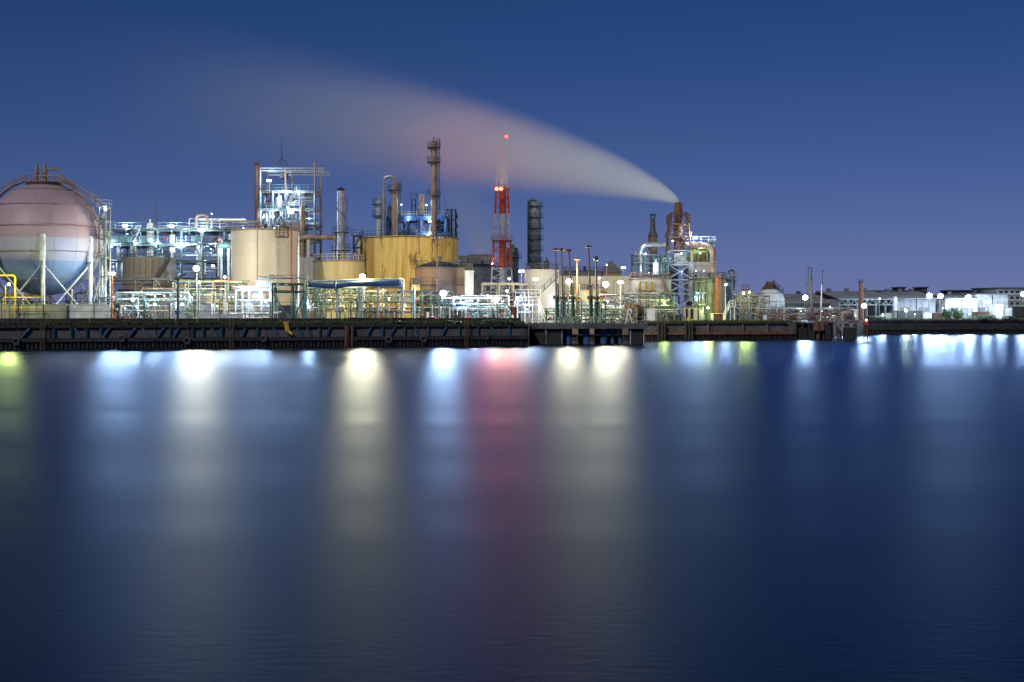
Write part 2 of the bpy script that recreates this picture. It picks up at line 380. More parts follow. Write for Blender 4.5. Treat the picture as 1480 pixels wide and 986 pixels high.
def ring_rail(root, c, R, z, mat, h=1.1, n=36, a0=0, a1=2*math.pi, r=.045, name='railing'):
    mb = MB(); P = lambda a, zz: Vector((c[0]+R*math.cos(a), c[1]+R*math.sin(a), zz))
    for i in range(n):
        a = a0+(a1-a0)*i/n; b = a0+(a1-a0)*(i+1)/n
        mb.bar(P(a, z+h), P(b, z+h), r*1.5); mb.bar(P(a, z+h*.5), P(b, z+h*.5), r*1.2); mb.bar(P(a, z), P(a, z+h), r*1.3)
    return mb.build(name, mat, root)

def platform_ring(root, c, r0, r1, z, mat, rail=True, a0=0, a1=2*math.pi, n=20, name='platform'):
    mb = MB().lathe((c[0], c[1], 0), [(r0, z-.12), (r1, z-.12), (r1, z), (r0, z), (r0, z-.12)], n, a0, a1)
    o = mb.build(name, mat, root)
    if rail: ring_rail(o, c, r1-.05, z, mat, n=max(8, n//2*1), a0=a0, a1=a1, r=.04)
    return o

def tank(name, label, px, py_top, Y, rpx, mat, roof='flat', roof_mat=None, rail_mat=None, cat='storage tank', seg=56, courses=5, base=G, rail=True, spiral=None, rim=True, stair_mat=None):
    """upright cylindrical tank; px is the axis, py_top the eaves, Y the depth of the axis"""
    x = wx(px, Y); r = m(rpx, Y); top = wz(py_top, Y)
    t = thing(name, label, cat, (x, Y, base)); c = (x, Y, 0)
    h = top-base
    prof = [(r, base)]
    for i in range(1, courses):                      # a slightly proud weld at each course of plates
        z = base+h*i/courses; prof += [(r, z-.04), (r+.025, z-.03), (r+.025, z+.03), (r, z+.04)]
    prof += [(r, top)]
    MB().lathe(c, prof, seg).build('shell', mat, t, True)
    if rim: MB().lathe(c, [(r+.01, top-.25), (r+.16, top-.25), (r+.16, top-.12), (r+.01, top-.12)], seg).build('top_angle', roof_mat or mat, t, True)
    rz = {'flat': .05*r, 'cone': .16*r, 'dome': .24*r}[roof]
    pr = [(r, top+.002), (r*.8, top+rz*.45 if roof == 'dome' else top+rz*.2), (r*.5, top+rz*(.8 if roof == 'dome' else .5)), (r*.25, top+rz*(.95 if roof == 'dome' else .75)), (.02, top+rz)]
    MB().lathe(c, pr, seg).build('roof', roof_mat or mat, t, True)
    MB().cyl((x, Y, top+rz-.1), (x, Y, top+rz+.7), .22, 10).cyl((x, Y, top+rz+.7), (x, Y, top+rz+.85), .4, 10).build('vent', M['dark'], t)
    if rail: ring_rail(t, c, r-.15, top, rail_mat or M['galv'], n=max(16, int(r*5)))
    if spiral:
        a0, a1 = spiral; n = max(8, int(h/.24)); sm = stair_mat or M['galv']
        tr = MB(); rl = MB(); st = MB(); prev = None
        for i in range(n):
            a = a0+(a1-a0)*i/n; z = base+h*(i+1)/n; ca, sa = math.cos(a), math.sin(a)
            p = Vector((x+ca*(r+.1), Y+sa*(r+.1), z)); q = Vector((x+ca*(r+.95), Y+sa*(r+.95), z))
            tr.prism(p, q, .16, 4)
            if prev is not None:
                st.bar(prev, q, .16); rl.bar(prev+Vector((0, 0, 1)), q+Vector((0, 0, 1)), .07); rl.bar(prev+Vector((0, 0, .5)), q+Vector((0, 0, .5)), .05)
            if i % 4 == 0: rl.bar(q, q+Vector((0, 0, 1)), .06)
            prev = q
        s = st.build('stair_stringer', sm, t); tr.build('tread', sm, s); rl.build('handrail', sm, s)
    return t, c, r, top

def vessel(name, label, px, py_top, py_bot, wpx, Y, mat, cat='process column', platforms=(), pmt=None, ladder_side=None, bands=0, head='dome', loop=None, root=None, base=None, nozzle=True, cage=1.0):
    """upright process column with its own platforms, ladder and overhead pipe"""
    x = wx(px, Y); r = m(wpx/2, Y); z1 = wz(py_top, Y); z0 = wz(py_bot, Y) if base is None else base
    t = root or thing(name, label, cat, (x, Y, z0)); c = (x, Y, 0)
    hh = r*.7 if head == 'dome' else 0
    pr = [(r*1.15, z0), (r*1.15, z0+.25), (r, z0+.3)]
    for i in range(bands):
        z = z0+.3+(z1-hh-z0)*(i+.8)/(bands+.6); pr += [(r, z-.1), (r*1.05, z-.09), (r*1.05, z+.09), (r, z+.1)]
    pr += [(r, z1-hh)]
    if head == 'dome': pr += [(r*.92, z1-hh*.55), (r*.65, z1-hh*.18), (r*.25, z1), (.01, z1)]
    elif head == 'cone': pr += [(r*1.02, z1), (r*.35, z1+r*1.2), (r*.3, z1+r*2), (.01, z1+r*2)]
    else: pr += [(r, z1), (.01, z1)]
    MB().lathe(c, pr, 20).build('shell', mat, t, True)
    pm = pmt or M['galv']
    for p in platforms:
        z = wz(p, Y); platform_ring(t, c, r+.03, r+.85*cage, z, pm, n=16)
        mb = MB()
        for a in range(6): mb.bar((x+math.cos(a)*r, Y+math.sin(a)*r, z-.9), (x+math.cos(a)*(r+.8), Y+math.sin(a)*(r+.8), z-.1), .08)
        mb.build('bracket', pm, t)
    if ladder_side is not None:
        lx = x+ladder_side*(r+.35); ladder(t, (lx, Y-.1, z0+.3), (lx, Y-.1, z1+.4), pm)
    if nozzle:
        MB().cyl((x, Y, z1-.1), (x, Y, z1+.5), r*.25, 8).cyl((x, Y, z1+.5), (x, Y, z1+.6), r*.42, 8).build('nozzle', mat, t)
    if loop:
        lx, lz, rr, mt, zb = loop; xx = wx(lx, Y)
        MB().tube(elbow([(x, Y, z1-.2), (x, Y, wz(lz, Y)), (xx, Y, wz(lz, Y)), (xx, Y, wz(zb, Y))], 1.2, 6), rr, 10).build('overhead_pipe', mt, t, True)
    return t

def pipe(root, pts, r, mat, rad=None, name='pipe', n=8, flanges=0):
    pts = elbow(pts, rad or r*3) if len(pts) > 2 else pts
    mb = MB().tube(pts, r, n)
    for i in range(flanges):
        k = int((i+.5)*(len(pts)-1)/flanges); a, b = Vector(pts[k]), Vector(pts[k+1]); d = (b-a).normalized(); c = (a+b)/2
        mb.cyl(c-d*.06, c+d*.06, r*1.5, n)
    return mb.build(name, mat, root, True)

def valve(root, p, s, mat, wheel=True):
    p = Vector(p); mb = MB().cyl(p-Vector((s, 0, 0)), p+Vector((s, 0, 0)), s*.6, 8).cyl(p, p+Vector((0, 0, s*2)), s*.28, 6)
    if wheel: mb.torus((p.x, p.y, p.z+s*2), s*.8, s*.12, 10, 4)
    return mb.build('valve', mat, root)

def frame(root, xs, Yf, Yb, zs, mat, cr=.3, br=.22, floors=(), fm=None, rails=(), rm=None, base=G, braces=(), ny=2):
    """steel frame: every column and beam a part"""
    ys = [Yf+(Yb-Yf)*i/(ny-1) for i in range(ny)]
    for x in xs:
        for y in ys: MB().bar((x, y, base), (x, y, zs[-1]), cr).build('column', mat, root)
    for z in zs:
        for y in ys:
            for a, b in zip(xs, xs[1:]): MB().bar((a+cr/2, y, z-br), (b-cr/2, y, z-br), br).build('beam', mat, root)
        for x in xs:
            for a, b in zip(ys, ys[1:]): MB().bar((x, a+cr/2, z-br-.003), (x, b-cr/2, z-br-.003), br).build('beam', mat, root)
    for i in floors:
        z = zs[i]; f = MB().box(xs[0]-.3, xs[-1]+.3, Yf-.5, Yb+.3, z+.002, z+.07).build('floor', fm or mat, root)
    for i in rails:
        z = zs[i]+.07; railing(root, [(xs[0]-.3, Yb, z), (xs[0]-.3, Yf-.5, z), (xs[-1]+.3, Yf-.5, z), (xs[-1]+.3, Yb, z)], 1.1, 1.7, .035, rm or mat)
    for (i, j, y, style) in braces:
        z0 = base if j == 0 else zs[j-1]; z1 = zs[j]-br; a, b = xs[i], xs[i+1]
        mb = MB()
        if style in 'X/': mb.bar((a, y, z0), (b, y, z1), .14)
        if style in 'X\\': mb.bar((b, y+.16, z0), (a, y+.16, z1), .14)
        mb.build('brace', mat, root)

def pipe_rack(label, px0, px1, Y, depth, levels, bents, per, mats, rng, rmin=.06, rmax=.2, cmat=None, risers=8, valves=6, ground=None, name='pipe_rack'):
    """a pipeway: bents of two columns with a beam per level, pipes laid along it, risers and valves"""
    x0, x1 = wx(px0, Y), wx(px1, Y); cm = cmat or M['green']; gz = G if ground is None else ground
    t = thing(name, label, 'pipe rack', ((x0+x1)/2, Y, gz))
    zs = sorted(wz(p, Y) for p in levels); ztop = zs[-1]
    if len(zs) > 1 and zs[1]-zs[0] < 2: zs = [zs[0]-(zs[1]-zs[0])*.9] + zs if zs[0]-(zs[1]-zs[0])*.9 > gz+.3 else zs
    bents = max(3, round(bents*.7))
    for i in range(bents):
        x = x0+(x1-x0)*i/(bents-1)+(rng.uniform(-.5, .5) if 0 < i < bents-1 else 0)
        for y in (Y, Y+depth): MB().bar((x, y, gz), (x, y, ztop+.05), .15).build('column', cm, t)
        for z in zs: MB().bar((x, Y-.3, z-.15), (x, Y+depth+.3, z-.15), .18).build('beam', cm, t)
        if i and i % 2: MB().bar((x, Y, gz+.2), (x-(x1-x0)/(bents-1), Y, ztop-.3), .1).build('brace', cm, t)
    runs = []
    for z in zs:
        for j in range(per):
            r = rng.uniform(rmin, rmax)*(1 if rng.random() < .8 else 1.5); y = Y-.1+depth*(j+rng.uniform(.2, .8))/per
            a = x0-rng.uniform(.2, .8) if rng.random() < .7 else rng.uniform(x0, x0+(x1-x0)*.4)
            b = x1+rng.uniform(.2, .8) if rng.random() < .7 else rng.uniform(x0+(x1-x0)*.6, x1)
            if j and r < rmax*.8: z_ = z+rng.uniform(-.05, .9)
            else: z_ = z
            if rng.random() < .35: a = rng.uniform(x0, x1-1.5); b = min(x1, a+rng.uniform(1.5, 6))
            pts = [(a, y, z_+r-.05), (b, y, z_+r-.05)]
            if rng.random() < .45: pts = [(a, y, max(gz, z_+r-.05-rng.uniform(.8, 2.2)))]+pts
            if rng.random() < .45: pts = pts+[(b, y, max(gz, z_+r-.05-rng.uniform(.8, 2.2)))]
            runs.append((y, z+r, r)); pipe(t, pts, r, rng.choice(mats), n=7, flanges=rng.choice((0, 0, 2, 3)))
    for i in range(int(risers*.7)):
        x = rng.uniform(x0, x1); z = rng.choice(zs[:-1] or zs); y = Y-rng.uniform(.2, 1.3); r = rng.uniform(.03, .075)
        z1 = max(gz+.5, z+rng.uniform(-.8, .9)); k = rng.random()
        pts = [(x, y, gz), (x, y, z1), (x+rng.choice((-1, 1))*rng.uniform(.4, 2), y, z1)] if k < .5 else [(x, y, gz), (x, y, z1), (x, y+1.6, z1)] if k < .8 else [(x, y, gz), (x, y, z1)]
        pipe(t, pts, r, rng.choice(mats), n=6)
        if rng.random() < .7: valve(t, (x, y, gz+rng.uniform(.6, 2.2)), rng.uniform(.14, .26), rng.choice([M['redpaint'], M['dark'], M['galv'], M['blue'], M['galv']]))
    for i in range(valves):
        y, z, r = rng.choice(runs); valve(t, (rng.uniform(x0, x1), y, z), max(.14, r*1.3), rng.choice([M['redpaint'], M['dark'], M['galv'], M['galv']]))
    for i in range(max(2, int((x1-x0)/4))):           # small pots, pumps and boxes standing under the pipes
        x = rng.uniform(x0+.4, x1-.4); y = Y-rng.uniform(.4, 1.4); h = rng.uniform(.6, 2.0); r = rng.uniform(.22, .5); mt = rng.choice(mats)
        if rng.random() < .6: MB().lathe((x, y, gz), [(r*.8, 0), (r, .1), (r, h*.8), (r*.7, h*.95), (.01, h)], 10).build('pot', mt, t, True)
        else: MB().box(x-r, x+r, y-r*.6, y+r*.6, gz, gz+h*.6).build('base_block', M['concrete'], t); MB().cyl((x-r*1.2, y, gz+h*.6+.25), (x+r*.8, y, gz+h*.6+.25), .25, 10).build('pump', mt, t, True)
    return t

LIGHTK = 1.0
def lamp(px, py, Y, col, size, power, label, kind_='post', base=None, heads=1, spot=False, mast=None, post_mat=None, drop=1.4, group=None, lr=None):
    """a floodlight: post or bracket, housing, lit lens, and its own light"""
    p = at(px, py, Y); b = G if base is None else base
    if kind_ == 'post': z0 = b
    else: z0 = p.z-drop
    t = thing('floodlight' if kind_ == 'post' else 'work_light', label, 'floodlight' if kind_ == 'post' else 'lamp', (p.x, Y+.25, z0), group)
    pm = post_mat or M['galv']
    MB().cyl((p.x, Y+.25, z0), (p.x, Y+.25, p.z-size*.6), .11 if kind_ == 'post' else .05, 8, .07 if kind_ == 'post' else .05).build('post', pm, t)
    lay = {1: [(0, 0, 0)], 2: [(-.68, 0, .22), (.68, .0, -.22)], 4: [(0, 0, 0)]}[heads]; size *= {1: .9, 2: .85, 4: 1.5}[heads]
    if heads == 2: MB().bar((p.x-size*1.3, Y+.25, p.z), (p.x+size*1.3, Y+.25, p.z), .08).build('crossarm', pm, t)
    for hx, hz, yaw in lay:
        c = Vector((p.x+hx*size, Y, p.z+hz*size)); s = size; rot = Matrix.Rotation(yaw, 4, 'Z') @ Matrix.Rotation(math.radians(14), 4, 'X')
        def put(mb): mb.v = [tuple(c+(rot @ Vector(v))) for v in mb.v]; return mb
        hw_, hh_, d_ = s*.58, s*.5, s*.5
        h = MB().add([(-hw_, -d_*.3, -hh_), (hw_, -d_*.3, -hh_), (hw_, -d_*.3, hh_), (-hw_, -d_*.3, hh_), (-hw_*.55, d_*.7, -hh_*.55), (hw_*.55, d_*.7, -hh_*.55), (hw_*.55, d_*.7, hh_*.55), (-hw_*.55, d_*.7, hh_*.55)],
                     [(0,1,2,3),(7,6,5,4),(4,5,1,0),(5,6,2,1),(6,7,3,2),(7,4,0,3)])
        hd = put(h).build('housing', M['lampbody'], t)
        e = MB().lathe((0, 0, 0), [(hh_*1.08, 0), (hh_*1.0, .14*s), (hh_*.72, .3*s), (hh_*.35, .38*s), (.01, .4*s)], 12)
        e.v = [(x*1.1, -d_*.31-z, y) for x, y, z in e.v]
        put(e).build('lens', EM[col], hd, True)
    ld = bpy.data.lights.new('lamp_light', 'SPOT' if spot else 'POINT')
    if spot: ld.spot_size = math.radians(165); ld.spot_blend = .4      # a shielded beacon, dark towards its mast
    ld.energy = power*LIGHTK; ld.color = LAMPC[col]; ld.shadow_soft_size = lr or max(.25, size*.7)
    lo = bpy.data.objects.new('lamp_light', ld); C.objects.link(lo); lo.parent = t
    if spot: lo.rotation_euler = (math.radians(-80), 0, 0)
    lo.location = Vector((p.x, Y-size*.3-.1, p.z+size*.8+.3))-Vector(t.location) if not spot else Vector((p.x, Y-size-.45, p.z))-Vector(t.location)
    return t

# ------------------------------------------------------------------ quay furniture: parapet, fence, edge walls
ro = random.Random(21)
dmain, nmain = facing(E0, E1)
def main_pt(px, back, z):
    p = Vector(lerp2(E0, E1, along_main(px)/len_main))-nmain*back; return Vector((p.x, p.y, z))
par = thing('parapet', 'long low dark concrete parapet running along the main quay', 'parapet', main_pt(0, 2.6, G))
for i in range(26):
    a = main_pt(-60+i*31.5, 2.6, G); b = main_pt(-60+(i+1)*31.5-.5, 2.6, G)
    slab(MB(), (a.x, a.y), (b.x, b.y), -.15, .15, G, G+1.0+ro.uniform(-.04, .04)).build('block', M['darkconcrete'], par)
fence = thing('pipe_fence', 'tall thin green pipe fence along the main quay edge', 'fence', main_pt(0, 3.2, G))
for i in range(22):
    a = main_pt(-50+i*37, 3.2, G); b = main_pt(-50+(i+1)*37, 3.2, G)
    MB().bar(a, a+Vector((0, 0, 3.4)), .1).build('post', M['green'], fence)
    for h in (2.0, 3.35): MB().bar(a+Vector((0, 0, h)), b+Vector((0, 0, h)), .07).build('rail', M['green'], fence)

def wall_run(name, label, px0, px1, Y, py_top, mat, plen, thick=.25, cat='wall', base=G):
    x0, x1 = wx(px0, Y), wx(px1, Y); z1 = wz(py_top, Y); t = thing(name, label, cat, ((x0+x1)/2, Y, base))
    n = max(1, round((x1-x0)/plen))
    for i in range(n):
        a = x0+(x1-x0)*i/n; b = x0+(x1-x0)*(i+1)/n
        MB().box(a+.02, b-.02, Y, Y+thick, base, z1).build('panel', mat, t)
    MB().box(x0, x1, Y-.06, Y+thick+.06, z1+.002, z1+.14).build('coping', mat, t)
    return t
wall_run('dike_wall', 'dull grey concrete dike wall in front of the big sphere', -60, 96, 188, 441, M['concrete'], 3)
wall_run('dike_wall', 'bright white low wall between the big sphere and the red monitor', 97, 158, 188.6, 441.5, M['white'], 2.2)

# ------------------------------------------------------------------ the big spherical tank
def sphere_tank(label, px, py, rpx, Y, nlegs, ph, mat, leg_split_py, legw, rings, sleeve_mat, leg_mat, brace_mat, top_pipes=True, stairs=True, seg=64):
    x = wx(px, Y); zc = wz(py, Y); R = m(rpx, Y); t = thing('spherical_tank', label, 'gas tank', (x, Y, G))
    # the shell's own origin is the sphere's centre, so that its bands of painted lamplight sit at fixed heights
    sh = MB(); pr = [(R*math.cos(a), R*math.sin(a)) for a in [(-.5+i/40)*math.pi for i in range(41)]]
    sh.lathe((x, Y, zc), [(max(r, .01), z) for r, z in pr], seg)
    o = sh.build('shell', mat, t, True)
    if seg > 50:
        for i in range(16):
            a = 2*math.pi*(i+.3)/16; MB().tube([(x+math.cos(a)*(R+.01)*math.cos(b), Y+math.sin(a)*(R+.01)*math.cos(b), zc+(R+.01)*math.sin(b)) for b in [-1.2+2.4*k/20 for k in range(21)]], .028, 5).build('weld_seam', M['palegrey'], t)
    legs = []
    for i in range(nlegs):
        a = ph+2*math.pi*i/nlegs; lx, ly = x+math.sin(a)*R*.985, Y-math.cos(a)*R*.985; legs.append((lx, ly)); zs = wz(leg_split_py, Y)
        lg = MB().cyl((lx, ly, G), (lx, ly, zs), legw*.42, 14).build('leg', leg_mat, t, True)
        MB().lathe((lx, ly, 0), [(legw*.42+.002, zs-.1), (legw*.52, zs-.1), (legw*.52, zc+.25), (legw*.3, zc+.45), (.01, zc+.45)], 14).build('sleeve', sleeve_mat, lg, True)
        MB().lathe((lx, ly, 0), [(legw*.9, G), (legw*.9, G+.35), (.01, G+.36)], 14).build('footing', M['concrete'], lg)
    for i in range(nlegs):
        a, b = legs[i], legs[(i+1) % nlegs]; zt = wz(leg_split_py, Y)-.5; zb = G+.7
        MB().cyl((*a, zt), (*b, zb), .13, 8).build('brace', brace_mat, t, True)
        MB().cyl((*b, zt), (*a, zb), .13, 8).build('brace', brace_mat, t, True)
    for rpy in rings:
        z = wz(rpy, Y); rr = math.sqrt(max(.1, R*R-(z-zc)**2))+.16
        MB().torus((x, Y, z), rr, .06, 56, 5).build('spray_ring', M['rustpipe'], t)
    zt = zc+R
    pl = platform_ring(t, (x, Y, 0), R*.02, R*.34, zt+.12, M['rustpipe'], n=28)
    MB().lathe((x, Y, 0), [(R*.30, zt-R*.06), (R*.33, zt+.0)], 28).build('skirt', M['rust'], t)
    if top_pipes:
        for dx, h in ((-.15*R, 3.1), (.0, 3.2)):
            MB().cyl((x+dx, Y, zt), (x+dx, Y, zt+h*.8), .34, 10).cyl((x+dx, Y, zt+h*.8), (x+dx, Y, zt+h), .22, 10).cyl((x+dx, Y, zt+h*.5), (x+dx, Y, zt+h*.56), .5, 10).build('relief_valve', M['rustpipe'], t, True)
        pipe(t, [(x+.02*R, Y-.3, zt+2.2), (x+.29*R, Y-.3, zt+2.2), (x+.29*R, Y-.3, zt-.5)], .15, M['rustpipe'])
        pipe(t, [(x-.15*R, Y-.5, zt+1.1), (x+.2*R, Y-.5, zt+1.1), (x+.2*R, Y-.5, zt-.3)], .12, M['rustpipe'])
    return t, x, zc, R
SP = light_band_paint('sphere_painted_light_bands', 0, [(999, (.44, .31, .325)), (wz(347, 205)-G, (.44, .42, .51)), (wz(379, 205)-G, (.25, .36, .55))])  # pinkish and blue lamplight with its cut-off edges, painted by height
t, x, zc, R = sphere_tank('huge spherical gas tank with pinkish-lit top and blue-lit underside', 65, 346, 81, 205, 7, math.radians(18), SP, 379, .92, (276, 299, 330, 366, 404), M['white'], M['silver'], M['white'])
# curved access stairs over the crown
def over_stair(root, x, Y, zc, R, a0, a1, side, mat, width=.9, name='crown_stair'):
    pts = []; n = 26
    for i in range(n+1):
        a = a0+(a1-a0)*i/n; pts.append(Vector((x+side*math.sin(a)*(R+.5), Y-1.2, zc+math.cos(a)*(R+.5))))
    mb = MB(); w = Vector((0, -width, 0)); up = Vector((0, 0, 1))
    for p, q in zip(pts, pts[1:]):
        for o in (Vector((0, 0, 0)), w): mb.bar(p+o, q+o, .13)
        c = (p+q)/2; mb.bar(c, c+w, .16)
    o = mb.build(name, mat, root); r = MB()
    for i, (p, q) in enumerate(zip(pts, pts[1:])):
        for oo in (Vector((0, 0, 0)), w):
            r.bar(p+oo+up, q+oo+up, .06); r.bar(p+oo+up*.5, q+oo+up*.5, .05)
            if i % 2 == 0: r.bar(p+oo, p+oo+up, .06)
    r.build('handrail', mat, o); return o
over_stair(t, x, 205, zc, R, .30, .95, -1, M['rustpipe'])
over_stair(t, x, 205, zc, R, .30, .62, 1, M['rustpipe'])
pA = Vector((x+math.sin(.62)*(R+.5), 205-1.2, zc+math.cos(.62)*(R+.5))); pB = at(149, 299, 203.8)
stair(t, pB, pA, .9, M['rustpipe'], dirn=(0, -1, 0))
stt = thing('stair_tower', 'slim steel stair tower standing between the big sphere and the pipe structure', 'stair tower', (pB.x+.6, 204, G))
xs = [wx(146, 203), wx(155, 203)]
frame(stt, xs, 202.2, 204.4, [wz(p, 203) for p in (430, 400, 372, 345, 320, 300)], M['galv'], .2, .14, floors=(0, 1, 2, 3, 4, 5), rails=(3, 5))
zz = [G]+[wz(p, 203) for p in (430, 400, 372, 345, 320, 300)]
for i in range(6):
    a, b = (xs[0], xs[1]) if i % 2 else (xs[1], xs[0]); stair(stt, (a, 202.6, zz[i]), (b, 202.6, zz[i+1]), .7, M['galv'], rail=i % 2 == 0)

# pipework behind and below the sphere
pipe_rack('yellow-lit low pipes behind the legs of the big sphere', -30, 60, 218, 4, (428, 437), 6, 4, [M['yellow'], M['galv'], M['rustpipe']], ro, cmat=M['yellow'], risers=9)
pipe_rack('pale low pipes between the big sphere and the white floodlight post', 96, 200, 214, 5, (425, 436, 445), 7, 4, [M['galv'], M['white'], M['cream2'], M['silver']], ro, cmat=M['white'], risers=14)
yp = thing('yellow_pipe_loop', 'yellow pipe loop on the dike wall under the lime lamp', 'pipe', at(20, 445, 187))
pipe(yp, [at(5, 458, 187), at(5, 430, 187), at(62, 430, 187)], .09, M['yellow']); pipe(yp, [at(22, 458, 187.2), at(22, 398, 187.2), at(-6, 398, 187.2)], .14, M['yellow'])
pipe(yp, [at(17, 458, 187.3), at(17, 445, 187.3), at(60, 445, 187.3), at(60, 458, 187.3)], .07, M['yellow']); pipe(yp, [at(8, 458, 187), at(8, 412, 187)], .06, M['yellow'])

# ------------------------------------------------------------------ left process structure
rs = random.Random(5)
Yf, Yb = 246, 258
ps = thing('process_structure', 'long three storey teal process structure full of white-lit pipes behind the panel tank', 'process structure', (wx(255, 246), 250, G))
xs = [wx(p, Yf) for p in (157, 190, 228, 262, 293, 325, 368)]
zs = [wz(p, Yf) for p in (430, 402, 376, 352, 331)]
frame(ps, xs, Yf, Yb, zs, M['teal'], .36, .3, floors=(1, 2, 3, 4), fm=M['galv'], rails=(1, 2, 3, 4), rm=M['teal'], braces=[(1, 3, Yf, '/'), (4, 3, Yf, 'X'), (2, 2, Yf, '\\'), (5, 1, Yf, '/')], ny=2)
for a, b in ((159, 189), (201, 212), (276, 292)):         # teal screens on the third floor
    n = max(2, (b-a)//7)
    for i in range(n):
        q0, q1 = a+(b-a)*i/n, a+(b-a)*(i+1)/n
        MB().box(wx(q0, Yf-.7)+.02, wx(q1, Yf-.7)-.02, Yf-.72, Yf-.66, wz(350, Yf), wz(341, Yf)).build('screen', M['teal'], ps)
for i in range(46):                                   # pipes along and between the floors
    z = rs.choice(zs); y = rs.uniform(Yf+.5, Yb-.5); r = rs.uniform(.07, .24); a = rs.uniform(xs[0], xs[-1]-4); b = min(xs[-1], a+rs.uniform(4, 16)); zz_ = z+rs.uniform(.3, 2.4)
    mt = rs.choice([M['galv'], M['white'], M['silver'], M['silver'], M['rustpipe'], M['grey']])
    k = rs.random()
    if k < .45: pts = [(a, y, zz_), (b, y, zz_)]
    elif k < .75: pts = [(a, y, max(G, zz_-rs.uniform(2, 5))), (a, y, zz_), (b, y, zz_)]
    else: pts = [(a, y, zz_), (b, y, zz_), (b, y, max(G, zz_-rs.uniform(2, 6)))]
    pipe(ps, pts, r, mt, flanges=rs.choice((0, 0, 2)))
for i in range(30):
    xx = rs.uniform(xs[0]+.5, xs[-1]-.5); y = rs.uniform(Yf+.2, Yb-1); a = rs.choice([G]+zs[:3]); b = a+rs.uniform(2, 6)
    pipe(ps, [(xx, y, a), (xx, y, min(b, zs[-1]))], rs.uniform(.06, .2), rs.choice([M['white'], M['silver'], M['galv'], M['rustpipe']]))
for i in range(26): valve(ps, (rs.uniform(xs[0], xs[-1]), rs.uniform(Yf, Yb-4), rs.choice(zs[:4])+rs.uniform(.4, 1.6)), rs.uniform(.18, .35), rs.choice([M['dark'], M['redpaint'], M['galv'], M['blue']]))
MB().tube(elbow([at(284, 331, 248), at(284, 311, 248), at(300, 311, 248), at(300, 331, 248)], .9, 5), .3, 10).build('expansion_loop', M['rustpipe'], ps, True)
pipe(ps, [at(306, 331, 247), at(306, 318, 247), at(318, 318, 247), at(318, 331, 247)], .13, M['white'])
stair(ps, (wx(194, Yf), Yf-.6, zs[3]), (wx(204, Yf), Yf-.6, zs[4]), .8, M['galv'], dirn=(0, -1, 0))
stair(ps, (wx(238, Yf), Yf-.6, zs[2]), (wx(228, Yf), Yf-.6, zs[3]), .8, M['galv'], dirn=(0, -1, 0))
for (label, px, pt, pb, wd, y, mt, kw) in (
    ('pale upright drum standing in the left half of the teal process structure', 217, 322, 402, 9, 247.5, M['cream2'], dict(bands=5, platforms=(350,))),
    ('thin rusty pipe column beside the teal screens of the process structure', 196, 332, 402, 4.5, 246.8, M['rustpipe'], dict(bands=4)),
    ('white drum with rounded cap below the second roof light of the process structure', 249, 338, 376, 8, 247, M['white'], dict(bands=2)),
    ('silver vessel in the middle of the process structure under the pipe loop', 291, 340, 402, 8, 247.3, M['silver'], dict(bands=3)),
    ('slim white vessel near the right end of the process structure', 334, 336, 402, 7, 247, M['white'], dict(bands=3)),
    ('small grey drum low at the left end of the process structure', 172, 356, 402, 7, 247, M['grey'], dict(bands=1))):
    vessel('process_drum', label, px, pt, pb, wd, y, mt, 'drum', **kw)
ex = thing('heat_exchanger', 'horizontal dark green exchanger with rusty ends beside the cream tank', 'heat exchanger', at(330, 356, 238))
MB().cyl(at(318, 354, 238), at(334, 354, 238), .9, 16).build('shell', M['green'], ex, True); MB().cyl(at(315.5, 354, 238), at(318, 354, 238), 1.1, 16).build('head', M['rust'], ex, True)
MB().cyl(at(334, 354, 238), at(336, 354, 238), 1.1, 16).build('head', M['rust'], ex, True)
for q in (321, 331): MB().box(wx(q, 238)-.2, wx(q, 238)+.2, 237.5, 238.5, G, wz(356, 238)).build('saddle', M['galv'], ex)
pipe(ex, [at(321, 354, 237.4), at(321, 345, 237.4), at(316, 345, 237.4), at(316, 400, 237.4)], .22, M['rustpipe'])
mast = thing('lightning_mast', 'thin tall dark mast rising above the process structure', 'mast', at(226, 331, 252))
MB().cyl(at(226, 331, 252), at(226, 300, 252), .09, 6, .06).build('lower_tube', M['dark'], mast); MB().cyl(at(226, 300, 252), at(226, 270, 252), .05, 6, .02).build('upper_tube', M['dark'], mast)

# stained panel tank in front of it: every plate its own piece
tx, ty, tr_ = wx(216, 236), 236, m(37, 236); ttop = wz(373, 236)
pt = thing('panel_tank', 'squat dark tank of stained rectangular plates with a diagonal stair', 'storage tank', (tx, ty, G))
NP, NC = 26, 4; hc = (ttop-G)/NC; proto = None
for j in range(NC):
    for i in range(NP):
        a0 = 2*math.pi*i/NP+.008; a1 = 2*math.pi*(i+1)/NP-.008
        if proto is None:
            a = (a1-a0)/2; mb = MB().lathe((0, 0, 0), [(tr_, .02), (tr_, hc-.02), (tr_-.08, hc-.02), (tr_-.08, .02), (tr_, .02)], 3, -a, a)
            me = bpy.data.meshes.new('plate'); me.from_pydata(mb.v, [], mb.f); me.materials.append(M['plate']); proto = me
        o = bpy.data.objects.new('plate', proto); C.objects.link(o); o.parent = pt
        o.location = (0, 0, hc*j); o.rotation_euler = (0, 0, (a0+a1)/2); rr = 1+rs.uniform(-.002, .003); o.scale = (rr, rr, 1)
MB().lathe((tx, ty, 0), [(tr_-.1, G), (tr_-.1, ttop-.03), (.01, ttop+.5)], 40).build('liner', M['dark'], pt, True)
ring_rail(pt, (tx, ty), tr_-.2, ttop, M['dark'], n=30)
n = 34
s1, s2 = at(222, 414, 231), at(247, 374, 231.4)
ss = stair(pt, s1, s2, .8, M['dark'], dirn=(0, -1, 0))
